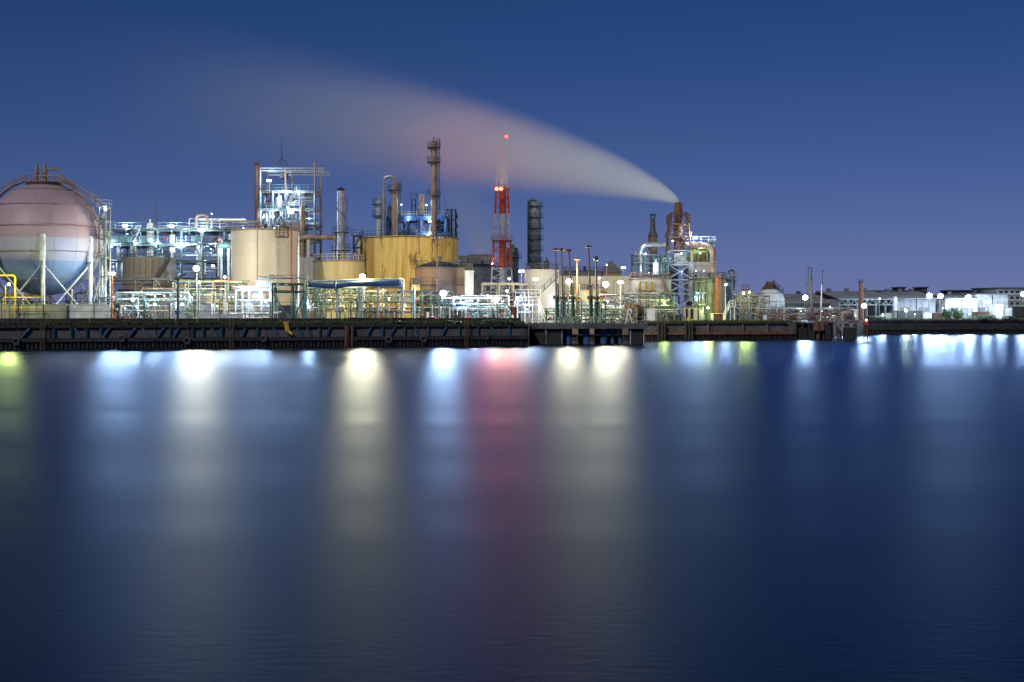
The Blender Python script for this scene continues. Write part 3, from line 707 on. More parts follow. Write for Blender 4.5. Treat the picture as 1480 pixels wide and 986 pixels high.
# grey lean-to beside the panel tank's stair
MB().add([at(241, 374, 233.2), at(255, 384, 233.5), at(255, 440, 233.5), at(241, 440, 233.2), at(241, 374, 235), at(255, 384, 235), at(255, 440, 235), at(241, 440, 235)],
         [(0,1,2,3),(7,6,5,4),(0,4,5,1),(1,5,6,2),(3,2,6,7),(0,3,7,4)]).build('stair_screen', M['grey'], pt)

# front pipes, left of the cream tank
pipe_rack('rust and cream pipe rack in front of the stained panel tank', 160, 262, 216, 5, (405, 413), 6, 3, [M['rustpipe'], M['rust'], M['cream2'], M['galv']], ro, .08, .18, M['galv'], 10, 6)
pipe_rack('pale bright pipeway behind the red fire monitor', 168, 266, 200, 5, (424, 433, 442), 8, 4, [M['galv'], M['grey'], M['silver'], M['cream2'], M['teal'], M['rustpipe']], ro, .05, .13, M['teal'], 26, 12)
pipe_rack('warm-lit pipeway below the twin warm floodlights', 250, 345, 206, 6, (408, 418, 428, 438), 8, 4, [M['cream2'], M['galv'], M['rustpipe'], M['yellow'], M['teal']], ro, .05, .14, M['teal'], 22, 12)
wall_run('pale_wall', 'pale green lit wall behind the pipes left of the cream tank', 200, 345, 224, 425, M['cream2'], 4, cat='wall')
wall_run('concrete_block', 'small pale block wall in front of the white lit shelter', 288, 350, 189.5, 455.5, M['white'], 1.6, .8)
box = thing('control_cabinet', 'tall plain white cabinet left of the white lit shelter', 'cabinet', at(298, 458, 196))
MB().box(wx(291, 196), wx(305, 196), 196, 197.4, G, wz(440, 196)).build('body', M['white'], box)
MB().box(wx(292, 196), wx(297.6, 196), 195.93, 195.995, G+.2, wz(441, 196)).build('door', M['palegrey'], box); MB().box(wx(298.2, 196), wx(304, 196), 195.93, 195.995, G+.2, wz(441, 196)).build('door', M['palegrey'], box)
MB().box(wx(290.5, 196), wx(305.5, 196), 195.9, 197.5, wz(440, 196)+.002, wz(440, 196)+.1).build('roof', M['grey'], box)
sb = thing('lattice_stand', 'small white lattice stand behind the quay fence', 'lattice stand', at(249, 458, 195))
xs_ = [wx(245, 195), wx(254, 195)]
frame(sb, xs_, 195, 196, [wz(p, 195) for p in (453, 448, 443, 437)], M['white'], .12, .08, braces=[(0, 0, 195, 'X'), (0, 1, 195, 'X'), (0, 2, 195, 'X'), (0, 3, 195, 'X')])
fm_ = thing('fire_monitor', 'red fire monitor with round dark head standing behind the quay fence', 'fire monitor', at(170, 458, 191))
b_ = at(170, 459, 191); b_.z = G
MB().lathe((b_.x, b_.y, G), [(.55, 0), (.55, .15), (.32, .2), (.3, 1.0), (.42, 1.05), (.42, 1.2), (.01, 1.25)], 14).build('pedestal', M['redpaint'], fm_, True)
MB().cyl((b_.x+.3, 191, G+.7), (b_.x+.75, 191, G+.7), .16, 10).cyl((b_.x-.3, 191, G+.7), (b_.x-.7, 191, G+.7), .16, 10).build('outlet', M['redpaint'], fm_, True)
MB().tube(elbow([(b_.x, 191, G+1.2), (b_.x, 191, G+2.0), (b_.x-.5, 190.8, G+2.1), (b_.x-.3, 190.6, G+2.6)], .25), .16, 10).build('swivel', M['dark'], fm_, True)
MB().lathe((b_.x, 191, G+2.9), [(.01, -.42), (.3, -.32), (.42, 0), (.3, .32), (.01, .42)], 14).build('monitor_head', M['dark'], fm_, True)
MB().cyl((b_.x-.1, 190.8, G+2.9), (b_.x+.9, 190.2, G+3.2), .12, 8, .08).build('nozzle', M['dark'], fm_, True)
for j, (px, lb) in enumerate(((188, 'low rusty valve set right of the red fire monitor'), (205, 'low dark valve set under the middle quay floodlights'), (232, 'low grey valve set left of the white lattice stand'))):
    v_ = thing('valve_set', lb, 'valves', at(px, 458, 192)); b_ = at(px, 458, 192)
    pipe(v_, [(b_.x-.9, 192, G), (b_.x-.9, 192, G+.9), (b_.x+.9, 192, G+.9), (b_.x+.9, 192, G)], .12, M['galv'])
    for dx in (-.4, .4): valve(v_, (b_.x+dx, 192, G+.9), .25, [M['redpaint'], M['dark'], M['grey']][j])
    MB().box(b_.x-.3, b_.x+.3, 191.8, 192.2, G, G+.75).build('support', [M['rust'], M['dark'], M['grey']][j], v_)
up = thing('utility_pole', 'dark pole with a slanted lamp arm in front of the warm floodlights', 'utility pole', at(257, 458, 193))
b_ = at(257, 458, 193); MB().cyl((b_.x, 193, G), (b_.x, 193, wz(402, 193)), .2, 8, .16).build('pole', M['dark'], up)
MB().box(b_.x-.4, b_.x+.4, 192.7, 193.3, wz(405, 193), wz(401, 193)).build('box', M['dark'], up); MB().bar((b_.x, 193, wz(403, 193)), (b_.x+1.2, 193, wz(397, 193)), .25).build('arm', M['dark'], up)
MB().box(b_.x-.3, b_.x+.3, 192.6, 193.0, wz(455, 193), wz(449, 193)).build('switch_box', M['paintblue'], up)

# white-lit shelter beside the cream tank
sh = thing('lit_shelter', 'brilliantly lit white shelter with canopy and pipes at the foot of the cream tank', 'shelter', at(367, 458, 200))
xs_ = [wx(p, 200) for p in (341, 360, 378, 391)]
frame(sh, xs_, 200, 205, [wz(432, 200), wz(418, 200)], M['white'], .2, .16, floors=(1,), fm=M['white'])
MB().box(wx(338, 200), wx(394, 200), 199, 205.6, wz(417, 200)+.16, wz(416, 200)+.22).build('canopy', M['white'], sh)
MB().box(wx(346, 200), wx(360, 200), 203, 205, G, wz(433, 200)).build('equipment_box', M['white'], sh)
MB().box(wx(362, 200), wx(376, 200), 202, 205, wz(432, 200)+.08, wz(421, 200)).build('equipment_box', M['white'], sh)
for i in range(22):
    xx = rs.uniform(xs_[0], xs_[-1]); y = rs.uniform(199.6, 202); a = G+rs.uniform(.5, 3.5); r = rs.uniform(.05, .13)
    pts = [(xx, y, G), (xx, y, a), (xx+rs.choice((-1, 1))*rs.uniform(.6, 2.5), y, a)] if i % 3 else [(xs_[0], y, a), (xs_[-1], y, a)]
    pipe(sh, pts, r, rs.choice([M['white'], M['silver'], M['galv'], M['white']]), n=6)
for i in range(9):
    q = 370+i*3.1; MB().box(wx(q, 199), wx(q+1.7, 199), 199, 199.08, wz(416, 199), wz(405, 199)).build('screen_slat', M['white'], sh)
br_ = thing('pipe_bridge', 'green steel pipe bridge with round signs in front of the cream tank', 'pipe bridge', at(415, 458, 198))
xs_ = [wx(p, 198) for p in (393, 423, 440)]
frame(br_, xs_, 198, 201, [wz(420, 198), wz(409, 198)], M['green'], .28, .24, floors=(0,), rails=(1,), braces=[(0, 0, 198, '\\'), (1, 0, 198, '/')])
pipe(br_, [at(372, 401, 198.6), at(440, 402, 198.6), at(441, 418, 198.6)], .16, M['galv']); pipe(br_, [at(393, 411, 198.2), at(441, 411, 198.2)], .22, M['green'])
for q in (401.5, 413.5): MB().cyl(at(q, 412.5, 197.7), at(q, 412.5, 197.6), .28, 16).build('round_sign', M['white'], br_)
MB().box(wx(394, 199), wx(422, 199), 203.5, 203.8, G, wz(441, 199)).build('dark_panel', M['dark'], br_)

# ------------------------------------------------------------------ cream tank and neighbours
ct, cc, cr_, ctop = tank('storage_tank', 'tall cream tank with brown rim and thin vertical pipes left of the yellow tanks', 383.5, 333, 222, 48.5, M['cream'], 'flat', M['brown'], M['rustpipe'], courses=7)
for q, rr, mt, z0 in ((373, .05, M['rustpipe'], 440), (402, .12, M['galv'], 440), (419, .10, M['redpaint'], 430)):
    a = math.asin((wx(q, 217)-cc[0])/(cr_+.2)); px_ = cc[0]+(cr_+.2)*math.sin(a); py_ = 222-(cr_+.2)*math.cos(a)
    MB().cyl((px_, py_, G), (px_, py_, ctop+.2), rr, 8).build('pipe', mt, ct, True)
a = .72; pxx = cc[0]+cr_*math.sin(a); pyy = 222-cr_*math.cos(a)
MB().box(pxx-1, pxx+1, pyy-1.2, pyy+.2, ctop-1.6, ctop-1.5).build('platform', M['rust'], ct)
railing(ct, [(pxx-1, pyy, ctop-1.5), (pxx-1, pyy-1.2, ctop-1.5), (pxx+1, pyy-1.2, ctop-1.5), (pxx+1, pyy, ctop-1.5)], 1.5, .7, .05, M['rust'])
pipe(ct, [at(431, 340, 221), at(431, 350, 221), at(431, 452, 221)], .2, M['silver'], name='down_pipe')
sc_ = thing('tank_wall', 'plain brownish wall block between the cream tank and the low yellow tank', 'wall', at(444, 458, 243))
for i in range(3):
    MB().box(wx(431+8*i, 243)+.02, wx(439+8*i, 243)-.02, 243, 247, G, wz(372, 243)).build('panel', M['cream'], sc_)
yt, yc, yr, ytop = tank('storage_tank', 'low dull yellow tank between the cream tank and the rusty yellow tank', 490, 377, 232, 37, M['yellow_tank2'], 'flat', M['brown'], M['yellow_tank2'], courses=4)
bt, bc, brd, btop = tank('storage_tank', 'largest rust streaked yellow tank below the blue framed columns', 590, 345, 256, 72, M['yellow_tank'], 'flat', M['rust'], M['dark'], courses=6, seg=72)
st_ = thing('stair_tower', 'dark caged stair tower clinging to the left side of the largest yellow tank', 'stair tower', at(516, 458, 249))
xs_ = [wx(511, 249), wx(522, 249)]
zl = [wz(p, 249) for p in (430, 412, 394, 376, 358, 341)]
frame(st_, xs_, 248.5, 250, zl, M['dark'], .14, .1, floors=(0, 1, 2, 3, 4, 5), rails=(1, 3, 5))
zl = [G]+zl
for i in range(6):
    a, b = (xs_[0], xs_[1]) if i % 2 else (xs_[1], xs_[0]); stair(st_, (a, 248.8, zl[i]), (b, 248.8, zl[i+1]), .6, M['dark'], rail=False)
dt, dc, dr, dtop = tank('storage_tank', 'brown tank with a shallow domed roof and handrails behind the bright white floodlight', 636, 387, 216, 36, M['brown'], 'dome', M['dark'], M['dark'], courses=4)
platform_ring(dt, dc, dr+.02, dr+.9, wz(412, 216), M['dark'], n=36)
nt_, nc_, nr_, ntop = tank('slim_tank', 'slim pale cream tank at the right side of the brown domed tank', 678, 391, 212, 6.5, M['cream'], 'flat', M['cream'], M['dark'], courses=4, seg=24)
n2 = tank('slim_tank', 'short yellow tank at the left side of the brown domed tank', 601, 412, 208, 6, M['yellow_tank'], 'flat', M['dark'], M['dark'], courses=2, seg=24)
op = thing('utility_pole', 'tall timber pole with V braced crossarm in front of the largest yellow tank', 'utility pole', at(632, 458, 206))
b_ = at(632, 458, 206); MB().cyl((b_.x, 206, G), (b_.x, 206, wz(344, 206)), .2, 8, .14).build('pole', M['bark'], op)
MB().bar((b_.x-1, 205.8, wz(346, 206)), (b_.x+1, 205.8, wz(346, 206)), .16).build('crossarm', M['bark'], op)
for s_ in (-1, 1): MB().bar((b_.x, 205.8, wz(358, 206)), (b_.x+s_*.9, 205.8, wz(347, 206)), .1).build('brace', M['bark'], op)
for dx in (-.85, -.4, .4, .85): MB().cyl((b_.x+dx, 205.8, wz(346, 206)), (b_.x+dx, 205.8, wz(344, 206)+.1), .07, 6).build('insulator', M['white'], op)

# ------------------------------------------------------------------ tall open steel structure behind the cream tank
Yf, Yb = 256, 264
tw = thing('tower_structure', 'tallest open steel structure with crane beam and many white lamps behind the cream tank', 'process structure', at(413, 458, 260))
xs = [wx(p, Yf) for p in (376, 394, 413, 434, 455)]
zs = [wz(p, Yf) for p in (430, 400, 372, 346, 326, 302, 276)]
frame(tw, xs, Yf, Yb, zs, M['galv'], .34, .28, floors=(2, 3, 4, 5, 6), fm=M['grey'], rails=(3, 4, 5, 6), rm=M['teal'], braces=[(1, 5, Yf, '/'), (0, 4, Yf, 'X'), (2, 4, Yf, '/'), (3, 3, Yf, 'X'), (0, 2, Yf, '\\')])
for q, top in ((376, 243), (413, 244), (455, 234)):
    for y in (Yf, Yb): MB().bar((wx(q, Yf), y, zs[-1]), (wx(q, Yf), y, wz(top, Yf)), .28).build('mast_column', M['rustpipe'], tw)
for y in (Yf, Yb):
    for pz in (243.2, 247): MB().bar(at(377, pz, Yf)+Vector((0, y-Yf, 0)), at(469, pz, Yf)+Vector((0, y-Yf, 0)), .26).build('crane_beam', M['galv'], tw)
mb = MB()
for i in range(14): mb.bar(at(380+i*6.4, 243.2, Yf), at(383+i*6.4, 247, Yf), .1)
mb.build('beam_web', M['galv'], tw)
MB().box(wx(403, Yf), wx(412, Yf), Yf+1, Yf+4, wz(256, Yf), wz(248, Yf)).build('hoist', M['dark'], tw)
MB().cyl(at(371, 430, 258), at(371, 238, 258), .42, 12).cyl(at(371, 238, 258), at(371, 235, 258), .6, 12).build('vent_pipe', M['rust'], tw, True)
stair(tw, (wx(416, Yf), Yf-.6, zs[5]), (wx(430, Yf), Yf-.6, zs[6]), .8, M['galv'], dirn=(0, -1, 0))
stair(tw, (wx(430, Yf), Yf-.7, zs[4]), (wx(416, Yf), Yf-.7, zs[5]), .8, M['galv'], dirn=(0, -1, 0))
stair(tw, (wx(414, Yf), Yf-.6, zs[3]), (wx(432, Yf), Yf-.6, zs[4]), .8, M['galv'], dirn=(0, -1, 0))
rs = random.Random(9)
for i in range(44):
    z = rs.choice(zs[1:6]); y = rs.uniform(Yf+.3, Yb-.5); r = rs.uniform(.07, .2); a = rs.uniform(xs[0], xs[-1]-2); b = min(xs[-1], a+rs.uniform(2, 7)); zz_ = z+rs.uniform(.4, 2.8)
    mt = rs.choice([M['galv'], M['white'], M['silver'], M['white'], M['rustpipe'], M['redpaint'] if i % 9 == 0 else M['silver']])
    pts = [(a, y, zz_), (b, y, zz_)] if i % 3 == 0 else [(a, y, zz_-rs.uniform(1.5, 3)), (a, y, zz_), (b, y, zz_)] if i % 3 == 1 else [(a, y, zz_), (a, y, zz_+rs.uniform(1.5, 3.5))]
    pipe(tw, pts, r, mt)
for i in range(20): valve(tw, (rs.uniform(xs[0], xs[-1]), rs.uniform(Yf, Yb-3), rs.choice(zs[2:6])+rs.uniform(.4, 1.6)), rs.uniform(.18, .32), rs.choice([M['dark'], M['redpaint'], M['galv']]))
for (label, px, ptp, pb, wd, y, mt, kw) in (
    ('brown column with a conical cap on the right side of the tall steel structure', 437, 301, 400, 7.5, 254.5, M['rustpipe'], dict(bands=4, head='cone', platforms=(345,))),
    ('white reactor drum glowing under the topmost left lamps of the tall structure', 403, 284, 302, 9, 258, M['white'], dict(bands=1)),
    ('dark round drum low in the middle of the tall structure above the cream tank', 409, 322, 332, 10, 255, M['dark'], dict(bands=1)),
    ('pale vessel between the cream tank and the duct to the silver chimney', 446, 344, 402, 6, 254, M['cream2'], dict(bands=3)),
    ('silver drum at the left edge of the tall steel structure', 385, 304, 326, 7, 258, M['silver'], dict(bands=1))):
    vessel('process_drum', label, px, ptp, pb, wd, y, mt, 'drum', **kw)
am = thing('lightning_mast', 'tall thin aerial mast on A-frame legs above the tall steel structure', 'mast', at(407, 244, 258))
MB().cyl(at(407, 244, 258), at(407, 216, 258), .14, 8, .09).build('lower_tube', M['dark'], am); MB().cyl(at(407, 216, 258), at(407, 194, 258), .07, 6, .03).build('upper_tube', M['dark'], am)
for q in (397, 420): MB().bar(at(q, 244, 258), at(407, 228, 258), .13).build('stay', M['dark'], am)

# silver chimney with its duct
ch = thing('chimney', 'slim silver chimney with a capped top joined by a duct to the tall structure', 'chimney', at(492.5, 458, 244))
cx_ = wx(492.5, 244)
MB().lathe((cx_, 244, 0), [(.85, G), (.85, wz(360, 244)), (.72, wz(355, 244)), (.68, wz(276, 244)), (.60, wz(276, 244)+.02), (.58, wz(278, 244))], 20).build('shaft', M['silver'], ch, True)
MB().lathe((cx_, 244, 0), [(.95, wz(274.5, 244)), (.05, wz(270.5, 244)), (.01, wz(270.4, 244))], 16).build('rain_cap', M['dark'], ch, True)
mb = MB()
for k_ in range(6): mb.bar((cx_+.62*math.cos(k_), 244+.62*math.sin(k_), wz(276.5, 244)), (cx_+.62*math.cos(k_), 244+.62*math.sin(k_), wz(274, 244)), .08)
mb.build('cap_post', M['dark'], ch)
mb = MB()
hp = [Vector((cx_+.78*math.cos(a), 244+.78*math.sin(a), wz(285, 244)-a*.62)) for a in [i*.35 for i in range(22)]]
mb.tube(hp, .09, 6); mb.build('helical_strake', M['dark'], ch)
platform_ring(ch, (cx_, 244, 0), .75, 1.7, wz(336, 244), M['dark'], n=14); platform_ring(ch, (cx_, 244, 0), .9, 1.9, wz(362, 244), M['dark'], n=14)
MB().tube([at(438, 343, 245), at(480, 343, 245)], .46, 14).build('duct', M['rustpipe'], ch, True)
MB().cyl(at(480, 343, 245), at(487, 343, 245), .46, 14, .85).build('duct_cone', M['rustpipe'], ch, True)
MB().bar(at(484, 350, 245), at(484, 372, 245), .3).build('duct_support', M['galv'], ch); ladder(ch, (cx_+1.0, 243.7, wz(376, 244)), (cx_+1.0, 243.7, wz(285, 244)), M['dark'], cage=False)

# ------------------------------------------------------------------ blue framed unit behind the largest yellow tank
Yf, Yb = 278, 288
bf = thing('blue_frame', 'blue painted steel frame with stairs carrying the columns above the yellow tank', 'process structure', at(600, 458, 282))
xs = [wx(p, Yf) for p in (560, 585, 608, 630, 645)]
zs = [wz(p, Yf) for p in (400, 370, 342, 314)]
frame(bf, xs, Yf, Yb, zs, M['blue'], .5, .42, floors=(2, 3), fm=M['blue'], rails=(2, 3), rm=M['galv'])
MB().box(xs[0], xs[-1], Yf-.45, Yf-.25, wz(316, Yf), wz(312, Yf)).build('girder', M['blue'], bf)
MB().box(xs[0], xs[-1], Yf-.45, Yf-.25, wz(340, Yf), wz(336.5, Yf)).build('girder', M['blue'], bf)
stair(bf, (wx(600, Yf), Yf-.7, zs[2]), (wx(578, Yf), Yf-.7, zs[3]), .9, M['blue'], dirn=(0, -1, 0))
MB().bar(at(572, 309, Yf-.7), at(600, 309, Yf-.7), .1).build('handrail', M['rustpipe'], bf); MB().bar(at(575, 320, Yf-.7), at(604, 334, Yf-.7), .12).build('handrail', M['rustpipe'], bf)
rs = random.Random(15)
for i in range(22):
    y = rs.uniform(Yf+.3, Yb-1); a = rs.uniform(xs[0], xs[-1]-2); z = rs.choice(zs[1:3])+rs.uniform(.3, 3); b = min(xs[-1], a+rs.uniform(1, 5))
    pipe(bf, [(a, y, z), (b, y, z)] if i % 2 else [(a, y, z-1.5), (a, y, z), (b, y, z)], rs.uniform(.08, .2), rs.choice([M['galv'], M['rustpipe'], M['silver'], M['blue']]))
ax = thing('pipe_scaffold', 'dark open pipe scaffold at the right end of the blue frame', 'scaffold', at(652, 458, 284))
frame(ax, [wx(646, 282), wx(652, 282), wx(658, 282)], 282, 286, [wz(p, 282) for p in (400, 370, 342, 330, 316, 302)], M['dark'], .16, .12, rails=(2, 3, 4))
vessel('process_column', 'tallest thin column with three caged platforms near the red and white mast', 627, 203, 345, 8.5, 276, M['rustpipe'], platforms=(213.5, 234.5, 283), pmt=M['dark'], ladder_side=1, bands=5, base=G, cage=1.0)
vessel('process_column', 'rusty column with one caged platform and a tall white bent pipe', 570.5, 264, 345, 9.5, 276, M['rustpipe'], platforms=(275,), pmt=M['dark'], ladder_side=1, bands=4, base=G, loop=(554.5, 255, .32, M['galv'], 343))
vessel('process_column', 'short pale banded column at the left end of the blue frame', 547.5, 289, 345, 8.5, 283, M['palegrey'], platforms=(295, 312), pmt=M['dark'], bands=4, base=G)
vessel('process_column', 'short rusty twin-topped column in the middle of the blue frame', 612, 291, 345, 6.5, 281, M['rustpipe'], bands=3, base=G, platforms=(311,), pmt=M['dark'], loop=(607.5, 282, .3, M['rustpipe'], 310))
vessel('process_column', 'small silver column left of the twin-topped column', 604, 303, 345, 5.5, 283, M['silver'], bands=2, base=G, pmt=M['dark'])
vessel('process_column', 'thin blue vessel at the right of the blue frame', 639, 322, 343, 5, 280, M['blue'], bands=1, base=G, nozzle=False)
vessel('process_column', 'dark column behind the rusty bent-pipe column', 563, 297, 345, 6, 289, M['dark'], bands=2, base=G)
cg = thing('cage_frame', 'small dark cage frame beside the twin-topped column', 'frame', at(598, 314, 284))
frame(cg, [wx(595, 284), wx(600.5, 284)], 284, 285, [wz(305, 284), wz(296, 284), wz(287, 284)], M['dark'], .13, .1, base=wz(314, 284), rails=(2,))
bm_ = thing('aerial', 'thin aerial rod at the right end of the blue frame', 'aerial', at(643, 314, 280)); MB().cyl(at(643, 314, 280), at(643, 292, 280), .05, 6).build('rod', M['dark'], bm_); MB().bar(at(635, 292.4, 280), at(643, 290, 280), .05).build('wire', M['dark'], bm_)

# ------------------------------------------------------------------ red and white stack mast
Y = 330; cxm = wx(725.5, Y)
rw = thing('stack_mast', 'tall red and white banded lattice mast round a central flue with red lamps', 'mast', (cxm, Y, G))
bands = [(462, 'aviation_red'), (430, 'aviation_white'), (388, 'aviation_red'), (348, 'aviation_white'), (310, 'aviation_red'), (272, 'aviation_white'), (236, 'aviation_red'), (199, None)]
def hw(z): 
    t_ = (z-G)/(wz(199, Y)-G); return m(17.5, Y)*(1-t_)+m(4.6, Y)*t_
for (p0, c), (p1, _) in zip(bands, bands[1:]):
    z0 = G if p0 == 462 else wz(p0, Y); z1 = wz(p1, Y); mt = M[c]
    MB().cyl((cxm+m(1, Y), Y, z0), (cxm+m(1, Y), Y, z1), m(5.0, Y), 16).build('flue_section', mt, rw, True)
    for sx_ in (-1, 1):
        for sy_ in (-1, 1): MB().bar((cxm+sx_*hw(z0), Y+sy_*hw(z0), z0), (cxm+sx_*hw(z1), Y+sy_*hw(z1), z1), .32).build('leg', mt, rw)
    n_ = 3; mb = MB()
    for i in range(n_):
        a, b = z0+(z1-z0)*i/n_, z0+(z1-z0)*(i+1)/n_; A, B = hw(a), hw(b)
        for s_ in (-1, 1):
            mb.bar((cxm-A, Y+s_*A, a), (cxm+B, Y+s_*B, b), .11).bar((cxm+A, Y+s_*A, a), (cxm-B, Y+s_*B, b), .11).bar((cxm-B, Y+s_*B, b), (cxm+B, Y+s_*B, b), .12)
            mb.bar((cxm+s_*A, Y-A, a), (cxm+s_*B, Y+B, b), .11).bar((cxm+s_*A, Y+A, a), (cxm+s_*B, Y-B, b), .11)
    mb.build('bracing', mt, rw)
for p in (274, 200, 348):
    z = wz(p, Y); h_ = hw(z)+.5
    MB().box(cxm-h_, cxm+h_, Y-h_, Y+h_, z-.1, z).build('platform', M['aviation_red'], rw)
    railing(rw, [(cxm-h_, Y+h_, z), (cxm-h_, Y-h_, z), (cxm+h_, Y-h_, z), (cxm+h_, Y+h_, z)], 1.1, 1.2, .05, M['aviation_red'])

# ------------------------------------------------------------------ behind the mast
vessel('process_column', 'thick dark green-grey column with many side platforms right of the red and white mast', 774, 292, 400, 15, 332, M['grey'], platforms=(298, 314, 330, 346, 362, 378), pmt=M['green'], ladder_side=-1, bands=6, base=G, loop=(764, 289, .35, M['green'], 384), cage=.8)
vessel('process_column', 'squat dome-topped green vessel just right of the red and white mast', 741, 357, 400, 17, 345, M['grey'], platforms=(372,), pmt=M['green'], bands=2, base=G)
def slat_block(name, label, px0, px1, py0, Y, dep, mat, n, cat):
    x0, x1 = wx(px0, Y), wx(px1, Y); z1 = wz(py0, Y); t_ = thing(name, label, cat, ((x0+x1)/2, Y, G))
    MB().box(x0, x1, Y+.2, Y+dep, G, z1-.2).build('body', M['dark'], t_)
    for i in range(n):
        a = x0+(x1-x0)*i/n; b = x0+(x1-x0)*(i+.72)/n; MB().box(a, b, Y, Y+.19, G+1, z1).build('slat', mat, t_)
    MB().box(x0-.2, x1+.2, Y-.15, Y+dep+.2, z1+.002, z1+.35).build('cornice', mat, t_)
    return t_
slat_block('cooling_tower', 'grey slatted cooling tower steaming behind the brown domed tank', 677, 711, 369, 372, 14, M['corrugated'], 17, 'cooling tower')
slat_block('cooling_tower', 'smaller dark slatted cooling tower at the left of the steaming one', 663, 676, 371, 380, 10, M['grey'], 7, 'cooling tower')
tank('storage_tank', 'wide dark tank in shadow behind the legs of the red and white mast', 697, 386, 352, 33, M['grey'], 'cone', M['dark'], M['dark'], courses=3)
tank('storage_tank', 'far grey tank between the brown domed tank and the mast', 655, 388, 345, 22, M['grey'], 'flat', M['dark'], M['dark'], courses=3)
ctk, ccx, crr, cto = tank('storage_tank', 'pale cream tank with a diagonal stair behind the marine loaders', 783, 390, 236, 25, M['cream'], 'flat', M['cream'], M['dark'], courses=4)
stair(ctk, at(777, 428, 231.2), at(806, 401, 231.4), .8, M['dark'], dirn=(0, -1, 0))
vessel('process_column', 'low dark stump of a vessel behind the pale cream tank', 790, 376, 395, 8, 300, M['dark'], bands=1, base=G)
tank('storage_tank', 'low yellow tank half hidden behind the marine loaders', 850, 420, 244, 26, M['yellow_tank2'], 'flat', M['yellow_tank2'], M['dark'], courses=3)
tank('storage_tank', 'pale tank far behind the marine loaders', 845, 392, 330, 34, M['palegrey'], 'flat', M['grey'], M['dark'], courses=3)
hp_ = thing('hopper_roof', 'dark pitched roof shed behind the warm jetty lamps', 'shed', at(884, 458, 262))
X0, X1, XM, Z0, Z1 = wx(870, 262), wx(900, 262), wx(884, 262), wz(394, 262), wz(376, 262)
MB().add([(X0, 262, Z0), (X1, 262, Z0), (XM, 262, Z1), (X0, 268, Z0), (X1, 268, Z0), (XM, 268, Z1)], [(0, 1, 2), (5, 4, 3), (0, 3, 4, 1), (1, 4, 5, 2), (2, 5, 3, 0)]).build('roof', M['dark'], hp_)
MB().box(X0+.3, X1-.3, 262.3, 267.7, G, Z0-.003).build('wall', M['brown'], hp_)
wall_run('low_building', 'long low pale building between the pale cream tank and the white cone-roofed tank', 808, 912, 262, 400, M['cream2'], 3, 6, 'building')
cl = random.Random(33)
pipe_rack('upper silver pipe rack right of the red and white mast base', 700, 770, 232, 6, (412, 424, 434), 7, 4, [M['silver'], M['galv'], M['white'], M['cream2']], cl, .07, .18, M['galv'], 12, 6)
pipe_rack('blue-white lit pipeway below the brown domed tank', 640, 730, 208, 5, (432, 440, 447), 8, 4, [M['silver'], M['galv'], M['grey'], M['teal'], M['cream2']], cl, .07, .2, M['grey'], 16, 8)
pipe_rack('dense dark pipeway at the left of the big silver pipe', 441, 520, 203, 6, (416, 424, 432, 440), 9, 4, [M['green'], M['galv'], M['rustpipe'], M['teal']], cl, .06, .14, M['green'], 24, 10)
pipe_rack('dense dark pipeway below the largest yellow tank', 520, 645, 205, 6, (422, 430, 437, 445), 12, 4, [M['green'], M['galv'], M['rustpipe'], M['dark']], cl, .06, .16, M['green'], 30, 14)
pipe_rack('bright white lit pipe rack under the two warm jetty floodlights', 800, 912, 238, 7, (432, 440, 447), 9, 5, [M['white'], M['silver'], M['galv'], M['cream2']], cl, .1, .25, M['teal'], 22, 10)
bigp = thing('big_pipe', 'large bluish insulated pipe with a kink on pale trestle legs', 'pipe', at(520, 458, 199))
MB().tube(elbow([at(446, 412, 199), at(484, 414, 199), at(500, 411, 199.4), at(578, 408.5, 199.4)], 1), .42, 14).build('large_pipe', M['paintblue'], bigp, True)
MB().tube([at(540, 414, 199.8), at(583, 414, 199.8)], .34, 14).build('large_pipe', M['silver'], bigp, True)
pipe(bigp, [at(443, 407, 200), at(578, 404, 200), at(581, 412, 200), at(581, 440, 200)], .2, M['galv'])
for q in (487, 519.5, 546.5, 582, 598.5): MB().cyl((wx(q, 199.4), 199.4, G), (wx(q, 199.4), 199.4, wz(415, 199.4)), .2, 10).build('leg', M['grey'], bigp, True)
MB().cyl(at(483.5, 412.5, 198.8), at(486, 412.5, 198.8), .75, 14).build('flange', M['paintblue'], bigp, True)
for q0, q1, z_ in ((581, 600, 432), (581, 600, 436)): MB().bar(at(q0, z_, 199.3), at(q1, z_, 199.3), .2).build('crossbeam', M['palegrey'], bigp)
gl = thing('goalpost_pipe', 'thin pale goalpost-shaped pipe in front of the largest yellow tank', 'pipe', at(568, 420, 207))
pipe(gl, [at(554, 425, 207), at(554, 403, 207), at(584, 403, 207), at(584, 425, 207)], .09, M['cream2'])
w2 = thing('walkway', 'white steel stairs and walkway left of the marine loaders', 'walkway', at(765, 458, 212))
frame(w2, [wx(p, 212) for p in (748, 759, 770, 779)], 212, 214, [wz(450, 212), wz(440, 212), wz(429, 212)], M['white'], .14, .12, floors=(1, 2), rails=(1, 2), rm=M['white'])
stair(w2, (wx(788, 212), 211.6, G+.2), (wx(778, 212), 211.6, wz(440, 212)), .8, M['white'], dirn=(0, -1, 0)); stair(w2, (wx(748, 212), 211.4, wz(440, 212)), (wx(758, 212), 211.4, wz(429, 212)), .8, M['white'], dirn=(0, -1, 0))

